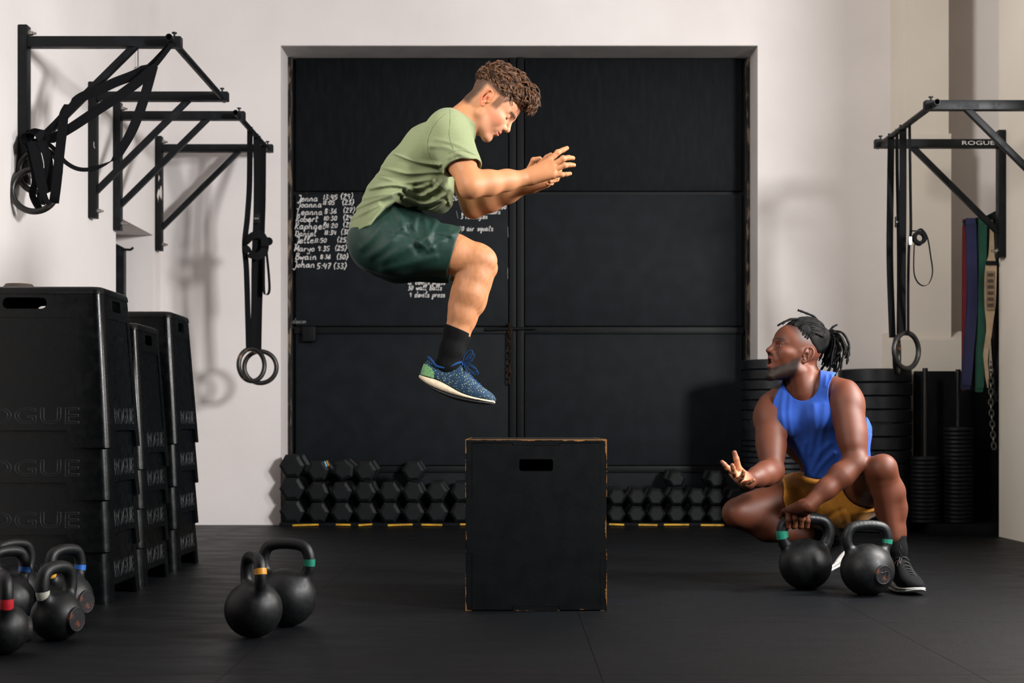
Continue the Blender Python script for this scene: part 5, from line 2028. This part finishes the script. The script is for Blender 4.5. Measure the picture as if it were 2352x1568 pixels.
# hair
def hair_cap():
    f = Field()
    f.ell((-.014, 0, .072), (.108, .078, .090), k=0)
    f.ell((.052, 0, .118), (.050, .060, .040), k=.03)
    f.ell((.082, 0, .112), (.030, .048, .030), k=.02)
    cut = lambda p: np.where(p[:, 0] > .05, .078 + 0 * p[:, 0], .046 + .12 * p[:, 0] - .35 * np.clip(-.04 - p[:, 0], 0, 1)) - p[:, 2]
    f.fn(lambda p: cut(p) * .8, .045, 'i')
    f.fn(lambda p: (p[:, 0] - .122), .02, 'i')
    f.disp(lambda p: .0045 * np.sin(95 * p[:, 0] + 3 * np.sin(60 * p[:, 1])) * np.sin(85 * p[:, 2] + 2 * np.sin(70 * p[:, 0])))
    return f


hc_f = hair_cap()
V, Q = surface(hc_f, (-.15, -.11, .0), (.15, .11, .20), .0026)
Vw = (V * HS) @ HR.T + HO
cap = link('hair', np_mesh('hair', Vw - JL, Q), M['hair_base'], jumper)
cap['label'] = 'short brown curly hair with clipped sides'
rs = np.random.RandomState(3)
strands = []
nr = hc_f
d = hc_f(V)
eps = .002
Gn = np.stack([hc_f(V + np.eye(3, dtype=np.float32)[a] * eps) - d for a in range(3)], 1)
Gn /= np.linalg.norm(Gn, axis=1)[:, None] + 1e-9
pick = rs.choice(len(V), 900, replace=False)
for i in pick:
    r0, n0 = V[i], Gn[i]
    if n0[2] < -.6 or (r0[2] < .046 and r0[0] < .03):
        continue
    front = np.clip((r0[0] + .05) / .11, 0, 1)
    flow = np.array((.95, .30 * np.sign(r0[1]) * rs.rand(), .15 - .55 * front)) + rs.normal(0, .20, 3)
    flow -= n0 * (flow @ n0)
    flow /= np.linalg.norm(flow) + 1e-9
    bi = np.cross(n0, flow)
    L = (.020 + .030 * front) * rs.uniform(.8, 1.3)
    cr = (.0030 + .0055 * front) * rs.uniform(.6, 1.3)
    turns = (.40 + .55 * front) * rs.uniform(.8, 1.25)
    ph = rs.uniform(0, 6.28)
    for m_ in range(5):             # a lock is a few hairs that wave together
        o_ = bi * rs.normal(0, .0022) + n0 * rs.normal(0, .0012) + flow * rs.normal(0, .003)
        ph2, cr2 = ph + rs.normal(0, .12), cr * rs.uniform(.9, 1.1)
        path, n_ = [], 10
        for k in range(n_):
            t = k / (n_ - 1)
            a = ph2 + turns * 2 * math.pi * t
            sp_ = 1 - .55 * t          # hairs gather towards the tip
            p = r0 + o_ * sp_ - n0 * .003 + flow * L * t + n0 * (cr2 * (1 - math.cos(a - ph2)) * .55 + .004 * math.sin(math.pi * t)) + bi * cr2 * (math.sin(a) - math.sin(ph2)) * .8
            path.append(Vector(((p * HS) @ HR.T + HO - JL).tolist()))
        w = .0013 * rs.uniform(.7, 1.2)
        strands.append((path, [w * .9, w, w, w, w, w * .9, w * .85, w * .7, w * .5, w * .25]))
lk = tube_hair(strands, 'curls', M['hair_brown'], cap)
lk['kind'] = 'stuff'


# ------------------------------------------------------------------ the squatting man
def K(px, py, Y):
    return np.array(at(px, py, Y))


yaw, pit = math.radians(14), math.radians(17)
qx = np.array((-math.cos(yaw) * math.cos(pit), -math.sin(yaw) * math.cos(pit), math.sin(pit)))
qz = np.array((math.cos(yaw) * math.sin(pit), math.sin(yaw) * math.sin(pit), math.cos(pit)))
qy = np.cross(qz, qx)
QR = rot_cols(qx, qy, qz)
QO = K(1827, 816, 5.90)
QS = 1.04
qh = head_field(.021, 0, .0022)
LS, RS = K(1944, 912, 5.80), K(1768, 942, 5.97)
LAT = (LS - RS) / np.linalg.norm(LS - RS)
LE, LW = K(1966, 1062, 5.70), K(1856, 1160, 5.645)
RE, RW = K(1774, 1082, 5.78), K(1716, 1104, 5.60)
HL, HRt = K(1968, 1132, 6.10), K(1876, 1140, 6.14)
LKn, RKn = K(2026, 1078, 5.66), K(1693, 1178, 5.93)
LAn, RAn = K(2058, 1296, 5.71), K(1912, 1252, 6.03)
TOR = [(K(1858, 915, 5.93), .088, 1.75), (K(1868, 955, 5.93), .104, 1.72), (K(1888, 1010, 5.98), .100, 1.50), (K(1914, 1070, 6.04), .085, 1.45), (K(1922, 1125, 6.09), .104, 1.6)]
kbl = Vector(kb_hold.location)
hy, hz0 = kbl.y - .004, DD[1] - DD[3]


def torso(f, grow, k=.03):
    for (a, ra, qa), (b, rb, qb) in zip(TOR[:-1], TOR[1:]):
        f.cone(a, b, ra + grow, rb + grow, k, flat=(LAT, (qa + qb) / 2))


def squat_body():
    f = Field()
    torso(f, 0)
    fwd = np.cross(LAT, (0, 0, 1.0))
    fwd = fwd if fwd[1] < 0 else -fwd
    for s, sh_ in ((1, LS), (-1, RS)):
        f.ell(TOR[1][0] + LAT * s * .075 + fwd * .075 + np.array((0, 0, -.005)), (.075, .05, .055), k=.04)       # chest
        f.cone(K(1848, 880, 5.93), sh_ + np.array((0, 0, .025)), .050, .048, .04)                                 # trapezius
    f.cone(K(1852, 905, 5.93), K(1843, 842, 5.93), .066, .060, .03)
    f.cone(K(1845, 900, 5.87), K(1836, 855, 5.86), .040, .040, .03)
    for s_, e_, w_ in ((LS, LE, LW), (RS, RE, RW)):
        u, d = e_ - s_, w_ - e_
        f.ell(s_ + u * .13, (.066, .066, .074), k=.03)                        # deltoid
        f.cone(s_ + u * .1, s_ + u * .58, .062, .056, .03)
        f.cone(s_ + u * .45, s_ + u * .75, .056, .050, .03)
        f.cone(s_ + u * .58, e_, .052, .041, .025)
        f.ell(e_, (.040, .040, .040), k=.02)
        f.cone(e_, e_ + d * .30, .040, .0455, .035)
        f.cone(e_ + d * .30, e_ + d * .62, .0455, .037, .035)
        f.cone(e_ + d * .62, w_, .037, .0285, .03)
    f.cone(LS + (LE - LS) * .3 + np.array((-.012, -.025, 0)), LS + (LE - LS) * .68 + np.array((-.01, -.02, 0)), .036, .034, .03)   # biceps
    # hand on the handle
    hd = kbl.z + hz0

    def hp_(px, dy, dz_):
        return np.array(((px - VX) * 5.72 / F, hy + dy, hd + dz_))
    fing = []
    for px, d in ((1811, 0), (1826, .004), (1841, .003), (1854.5, -.003)):
        fing.append([hp_(px, -.026, .034 + d * .6), hp_(px, -.041, -.002 + d), hp_(px + .5, -.026, -.030 + d * .3), hp_(px + .5, .004, -.036)])
    hand(f, LW, fing, [LW + np.array((-.03, .005, -.012)), hp_(1806, .012, .026), hp_(1803, .036, .002), hp_(1812, .033, -.022)], .030, palm_r=.0155, fat=1.18)
    # open hand
    rd = lambda px, py, y: K(px, py, y)
    hand(f, RW, [[rd(1682, 1085, 5.535), rd(1671, 1074, 5.50), rd(1664, 1066, 5.49), rd(1658.5, 1060.5, 5.485)],
                 [rd(1688, 1092, 5.525), rd(1685.5, 1083, 5.475), rd(1683.5, 1074, 5.458), rd(1682, 1068, 5.45)],
                 [rd(1698, 1101, 5.525), rd(1704, 1096, 5.475), rd(1707, 1088, 5.455), rd(1708, 1082, 5.448)],
                 [rd(1708, 1108, 5.535), rd(1719, 1108, 5.49), rd(1726, 1105, 5.475), rd(1731, 1102.5, 5.47)]],
         [rd(1708, 1094, 5.57), rd(1696, 1074, 5.535), rd(1691, 1053, 5.52), rd(1687, 1039, 5.515)], .030, palm_r=.0125)
    f.cone(RW, rd(1698, 1094, 5.55), .026, .018, .02)
    # legs
    f.chain([HL, HL * .5 + LKn * .5, HL * .15 + LKn * .85], [.104, .094, .072], .03)
    f.ell(LKn, (.056, .056, .056), k=.03)
    f.ell(LKn + np.array((.004, -.022, .012)), (.042, .038, .046), k=.02)
    f.chain([LKn, K(2042, 1130, 5.70), K(2047, 1168, 5.725), K(2054, 1222, 5.72), LAn], [.052, .060, .060, .043, .036], .025)
    f.cone(K(2030, 1110, 5.66), K(2050, 1230, 5.69), .036, .028, .02)
    f.cone(LAn, LAn + np.array((.02, -.10, -.045)), .034, .026, .02)
    f.chain([HRt, HRt * .5 + RKn * .5, HRt * .15 + RKn * .85], [.104, .095, .076], .03)
    f.ell(RKn, (.060, .058, .058), k=.03)
    f.chain([RKn, RKn * .68 + RAn * .32 + np.array((0, .01, -.012)), RKn * .3 + RAn * .7, RAn], [.054, .062, .044, .036], .025)
    f.cone(RAn, K(1890, 1315, 5.96), .034, .026, .02)
    f.fn(placed(qh, QO, QR, QS), .016, 'u', (QO, .18))
    return f


def squat_colour(V):
    c = np.zeros((len(V), 3), np.float32) + np.array(lin('#532b1b'), np.float32)
    c *= (1 + .08 * noise3(V, 50))[:, None]
    q = ((V - QO) @ QR) / QS
    x, y, z = q[:, 0], np.abs(q[:, 1]), q[:, 2]
    inh = ((q ** 2).sum(1) < .175 ** 2) & (z > -.145)
    # palms are paler
    w, m = RW, K(1696, 1094, 5.52)
    nr_ = np.exp(-(np.linalg.norm(V - K(1695, 1085, 5.50), axis=1) / .075) ** 4)
    c = blend(c, lin('#b57a58'), nr_ * .85)
    kn = np.exp(-(np.linalg.norm(V - np.array((1.15, hy - .02, kbl.z + hz0 + .01)), axis=1) / .08) ** 4)
    c = blend(c, lin('#7d4a33'), kn * .6)
    lips = inh * np.exp(-(((x - .096) / .016) ** 4 + (y / .024) ** 4)) * (np.exp(-((z + .0425) / .0062) ** 4) + np.exp(-((z + .0735) / .0068) ** 4))
    c = blend(c, lin('#7c4440'), np.clip(lips, 0, 1) * .85)
    mouth = inh * (np.abs(z + .058) < .0125) * (y < .020) * (x < .0955) * (x > .04)
    c = blend(c, lin('#1c0a08'), mouth * .95)
    beard_line = np.where(x < .03, .012, .012 - .55 * (x - .03))
    beard = inh * sstep(0, -.022, z - np.where(x < .045, -.005 - .9 * np.clip(x - .012, 0, 1), -.035 - .75 * np.clip(x - .045, 0, 1))) * sstep(-.002, .016, x) * sstep(-.165, -.14, z)
    beard *= 1 - np.clip(lips, 0, 1)
    tash = inh * np.exp(-((z + .0335) / .0045) ** 2) * (x > .09) * (y < .02)
    c = blend(c, lin('#140d0b'), np.clip(beard * .97 + tash * .7, 0, 1) * np.clip(.95 + .1 * noise3(q, 900), 0, 1))
    fl = np.where(x < .03, .030, .030 + 1.0 * (x - .03))
    fade = inh * sstep(0, .035, z - fl) * (x < .075) * (1 - (y > .077) * (x > -.05) * (x < .01) * (z < .04))
    c = blend(c, lin('#1a1210'), fade * .85 * np.clip(.9 + .1 * noise3(q, 900), 0, 1))
    brow = inh * np.exp(-(((z - .0375 + (y - .028) ** 2 * 7) / .0048) ** 2)) * sstep(.007, .013, y) * sstep(.058, .046, y) * (x > .055)
    c = blend(c, lin('#0f0907'), np.clip(brow, 0, 1) * .9)
    nost = inh * np.exp(-(((x - .1055) / .007) ** 2 + ((y - .0065) / .004) ** 2 + ((z + .0275) / .004) ** 2))
    c = blend(c, lin('#120705'), np.clip(nost, 0, 1) * .9)
    lid = inh * np.exp(-(((z - .0130) / .0017) ** 2)) * np.exp(-((y - .0335) / .014) ** 6) * (x > .068) * 0
    c = blend(c, lin('#120806'), np.clip(lid, 0, 1))
    return c


squat = thing('person', K(1960, 1340, 5.85) * np.array((1, 1, 0)), 'man in a blue tank top and mustard shorts squatting with a hand on a kettlebell', 'person')
SL = np.array(squat.location)
sf = squat_body()
hand_lo = K(1650, 1125, 5.40)
me = skin_mesh('body', sf, np.array((.78, 5.36, .03)), np.array((1.74, 6.26, 1.13)), .0042,
               [(QO + np.array((-.155, -.12, -.15)), QO + np.array((.12, .12, .15)), .0018),
                (np.array((.80, 5.40, .39)), np.array((.99, 5.62, .575)), .0022),
                (np.array((1.08, hy - .09, .215)), np.array((1.235, hy + .07, .375)), .0022)], squat_colour)
link('body', to_local(me, SL), M['skin_dark'], squat)
for s in (-1, 1):        # eyes and teeth
    b = MB()
    bm = bmesh.new()
    bmesh.ops.create_uvsphere(bm, u_segments=20, v_segments=14, radius=.0149)
    b.bm(bm)
    eye = b.build('eye', M['eye_white'], squat, 1.2)
    eye.location = Vector((np.array((.0768, s * .0325, .0130)) * QS @ QR.T + QO - SL).tolist())
    bm = bmesh.new()
    bmesh.ops.create_uvsphere(bm, u_segments=16, v_segments=10, radius=.0066)
    ir = MB().bm(bm).build('iris', M['iris'], eye, 1.2)
    dirn = np.array((.98, -.10 if s < 0 else .02, -.02))
    dirn /= np.linalg.norm(dirn)
    ir.location = Vector((QR @ (dirn * .0092)).tolist())
b = MB()
tp = [(.088 - .55 * abs(a) ** 1.6 * 10 ** .3, a, -.0478) for a in np.linspace(-.016, .016, 9)]
b.tube([Vector(((np.array(p)) * QS @ QR.T + QO - SL).tolist()) for p in tp], .0038, 8)
b.build('teeth', M['teeth'], squat, 1.0)

# tank top
f = Field()
torso(f, .010)
fwd = np.cross(LAT, (0, 0, 1.0))
fwd = fwd if fwd[1] < 0 else -fwd
for s in (-1, 1):
    f.ell(TOR[1][0] + LAT * s * .075 + fwd * .080 + np.array((0, 0, -.005)), (.080, .056, .062), k=.04)
    f.cone(K(1848, 885, 5.93), (LS if s > 0 else RS) + np.array((0, 0, .020)), .062, .074, .04)
f.cone(K(1890, 1000, 5.93), K(1905, 1085, 5.96), .085, .088, .05, flat=(LAT, 1.35))
f.cone(K(1960, 985, 6.0), K(1945, 1060, 6.03), .075, .080, .05)
f.disp(folds([([(1800, 900), (1795, 940), (1800, 985)], .004, 6), ([(1815, 905), (1812, 950), (1818, 1000)], .003, 5), ([(1870, 930), (1872, 980), (1862, 1040)], .004, 7),
              ([(1895, 930), (1890, 980), (1880, 1050)], .004, 7), ([(1905, 1020), (1880, 1045), (1860, 1090)], .005, 7), ([(1915, 1040), (1890, 1065), (1870, 1092)], .005, 6),
              ([(1850, 1020), (1846, 1050), (1850, 1085)], .004, 6), ([(1990, 985), (1985, 1010), (1960, 1050)], .005, 6), ([(2000, 1000), (1990, 1030), (1965, 1070)], .004, 5),
              ([(1910, 860), (1912, 880), (1908, 905)], .003, 4), ([(1898, 862), (1895, 885)], .003, 4)]))
f.disp(ripple(.0012, 24, 30, 2.1))
# neck hole, arm holes, lower edge
f.fn(outline([(1806, 868), (1808, 890), (1815, 905), (1828, 916), (1842, 920), (1858, 917), (1872, 905), (1881, 885), (1884, 846), (1884, 825), (1925, 832), (1921, 855), (1910, 870), (1903, 892), (1903, 915), (1909, 937),
              (1916, 957), (1940, 1000), (1982, 1006), (1990, 998), (1989, 948), (1997, 966), (2009, 998), (2007, 1045), (1992, 1062), (1962, 1080), (1940, 1100), (1895, 1099), (1851, 1096), (1846, 1080), (1842, 1064),
              (1822, 1034), (1802, 1012), (1786, 986), (1776, 962), (1773, 940), (1778, 915), (1789, 893), (1797, 872), (1800, 860)]), .003, 'i')
f.cone(K(1846, 930, 5.93), K(1836, 850, 5.88), .066, .070, .004, 's')
tank = garment('tank_top', f, np.array((1.03, 5.70, .36)), np.array((1.62, 6.25, .95)), .0034, M['tank'], squat)
to_local(tank.data, SL)
tank['label'] = 'royal blue sleeveless top'

# shorts
f = Field()
f.cone(TOR[3][0], TOR[4][0] + np.array((0, 0, -.02)), .100, .122, .03, flat=(LAT, 1.5))
f.chain([HL, HL * .55 + LKn * .45], [.124, .118], .04)
f.chain([HRt, HRt * .50 + RKn * .50], [.126, .114], .04)
f.cone(K(1885, 1160, 5.98), K(1945, 1165, 5.97), .085, .085, .06)
f.disp(folds([([(1850, 1130), (1880, 1160), (1900, 1205)], .006, 7), ([(1930, 1110), (1915, 1150), (1935, 1195)], .007, 7), ([(1955, 1100), (1945, 1150), (1955, 1200)], .006, 6),
              ([(1800, 1112), (1840, 1122), (1870, 1140)], .005, 7), ([(1890, 1130), (1925, 1140), (1960, 1130)], .005, 6), ([(1900, 1190), (1930, 1170), (1965, 1165)], -.006, 7)]))
f.disp(ripple(.0018, 22, 28, .7))
f.half(HL * .57 + LKn * .43, LKn - HL, .004)
nR = (RKn - HRt) * np.array((1, .4, 1)) + np.array((0, 0, .10))
f.half(K(1806, 1136, 5.90), (-.86, -.1, .30), .004)
f.half(K(1900, 1086, 5.95), (0, 0, 1), .01)
f.cone(HL * .62 + LKn * .38, LKn, .104, .106, .004, 's')
f.cone(HRt * .62 + RKn * .38, RKn, .102, .100, .004, 's')
sh = garment('shorts', f, np.array((.98, 5.72, .16)), np.array((1.66, 6.30, .52)), .0036, M['shorts_mustard'], squat)
to_local(sh.data, SL)
sh['label'] = 'mustard yellow cotton shorts'
MB().tube([Vector(p) for p in catmull([K(1832, 1094, 5.93), K(1840, 1097, 5.90), K(1856, 1103, 5.885), K(1880, 1107, 5.88), K(1912, 1103, 5.885)], 5)], .013, 10).build('waistband', M['shorts_mustard'], squat, 1.2, True)
wb_ = catmull([K(1838, 1096, 5.90), K(1850, 1104, 5.885), K(1880, 1108, 5.875), K(1915, 1104, 5.88)], 5)

# socks and shoes
f = Field()
f.chain([K(2054, 1226, 5.715), K(2058, 1262, 5.71), LAn + np.array((0, .01, -.03))], [.0475, .0415, .044], .02)
f.half(K(2055, 1230, 5.71), (-.05, .05, 1), .002)
sk = garment('sock', f, LAn + np.array((-.07, -.07, -.07)), LAn + np.array((.07, .07, .15)), .003, M['sock'], squat)
to_local(sk.data, SL)
bm_ = dict(outsole=M['white_foam'], midsole=M['white_foam'], upper=M['black_knit'], collar=M['black_knit'], lace=M['black_lace'])
heel = Vector((LAn[0] - .005, LAn[1] + .075, .030))
shoe(squat, heel, (.13, -1, -.0), (0, 0, 1), bm_, s=1.0)
f = Field()
f.chain([RKn * .32 + RAn * .68, RAn, RAn + (RAn - RKn) * .06], [.049, .042, .044], .02)
rsf = f
sk = garment('sock', f, RAn + np.array((-.16, -.1, -.08)), RAn + np.array((.09, .09, .12)), .003, M['sock'], squat)
to_local(sk.data, SL)
mk = on_surface(rsf, [tuple(v.xy) for v in catmull([(1844, 1224, 0), (1843, 1233, 0), (1840, 1239, 0), (1835, 1236, 0)], 4)], 5.6, 6.3)
if len(mk) > 3:
    mo = MB().tube([v - Vector(SL) for v in mk], [.0006 + .0016 * math.sin(math.pi * i / (len(mk) - 1)) for i in range(len(mk))], 6).build('printed_mark', M['eye_white'], sk, 1.0)
hl, te = Vector(K(1948, 1272, 6.03)), Vector(K(1868, 1338, 5.86))
te.z = .035
shoe(squat, hl, te - hl, Vector((-.7, .1, .7)), bm_, s=.95, laces=False)

# locs gathered at the back of the head
rs = np.random.RandomState(11)


def qw(p):
    return Vector(((np.array(p) * QS) @ QR.T + QO - SL).tolist())


TIE = np.array((-.094, 0, .112))
f = Field()
f.ell((-.014, 0, .066), (.096, .0765, .086), k=0)
f.ell((-.085, 0, .095), (.035, .048, .048), k=.03)
f.fn(lambda p: (np.where(p[:, 0] > .0, .070 + .55 * np.clip(p[:, 0], 0, 1), .070 + .75 * np.clip(p[:, 0], -.1, 0)) - p[:, 2]) * .8, .01, 'i')
f.disp(lambda p: .003 * np.sin(150 * p[:, 1] + 2 * np.sin(60 * p[:, 0])) * np.sin(70 * p[:, 2]))
V, Q = surface(f, (-.15, -.1, .0), (.12, .1, .17), .003)
cap = link('hair', np_mesh('hair', (V * QS) @ QR.T + QO - SL, Q), M['dread'], squat)
cap['label'] = 'black locs tied back, sides clipped short'
loc_n = 0


def lock(pts, r):
    path = catmull([qw(p) for p in pts], 5)
    n = len(path)
    rr = [r * (1 + .16 * math.sin(i * 2.1 + loc_n)) * (1 if i < n - 2 else .75) for i in range(n)]
    MB().tube(path, rr, 7).build('loc', M['dread'], cap, 1.2)


for i in range(52):      # combed back from the hairline to the tie
    a = -1.5 + 3.0 * (i % 26) / 25 + rs.uniform(-.05, .05)
    back = .035 if i >= 26 else 0.0
    st = .95 * np.array(((.076 - back) * math.cos(a) + .002 - back * .6, .076 * math.sin(a), .102 - .036 * abs(math.sin(a)) ** 2 + back * .35))
    up = .166 - .062 * abs(math.sin(a)) ** 2
    mid = np.array((st[0] * .3 - .030, st[1] * .99, up - .006 + rs.uniform(-.003, .004)))
    mid2 = np.array((-.070, st[1] * .78, up * .93 + rs.uniform(-.003, .003)))
    lock([st, st * .6 + mid * .4 + np.array((0, 0, .012)), mid, mid2, TIE + rs.normal(0, .008, 3)], .0046)
    loc_n += 1
lock([(.098, .02, .098), (.085, .02, .115), (.05, .02, .135), (-.01, .01, .15)], .0044)
lock([(.103, -.01, .092), (.088, -.01, .108), (.05, -.01, .138), (-.01, -.01, .15)], .0044)
lock([(.042, .0, .176), (.01, .0, .176), (-.04, .0, .170), (-.09, 0, .13)], .0048)
lock([(-.1, .01, .11), (-.112, .015, .15), (-.130, .018, .170)], .0046)
lock([(-.095, .0, .12), (-.12, .01, .128), (-.145, .02, .128), (-.17, .02, .110)], .0046)
for i in range(46):      # hanging behind
    sd = rs.uniform(-1, 1)
    out = rs.uniform(.02, .085)
    L = rs.uniform(.06, .135) * (1.1 - .25 * abs(sd))
    b0 = TIE + np.array((-.005, sd * .03, rs.uniform(-.02, .02)))
    b1 = b0 + np.array((-out * .5, sd * .03, .012 - .3 * (1 - out / .085) * .02))
    b2 = b0 + np.array((-out * .95, sd * .045, -.25 * L))
    b3 = b0 + np.array((-out * 1.1 + rs.uniform(-.008, .008), sd * .05, -.65 * L))
    b4 = b0 + np.array((-out * 1.12 + rs.uniform(-.014, .012), sd * .052, -L))
    # hang along the world's vertical rather than the tilted head
    lock([b0, b1, b2, b3, b4], .0047 * rs.uniform(.85, 1.15))
    loc_n += 1
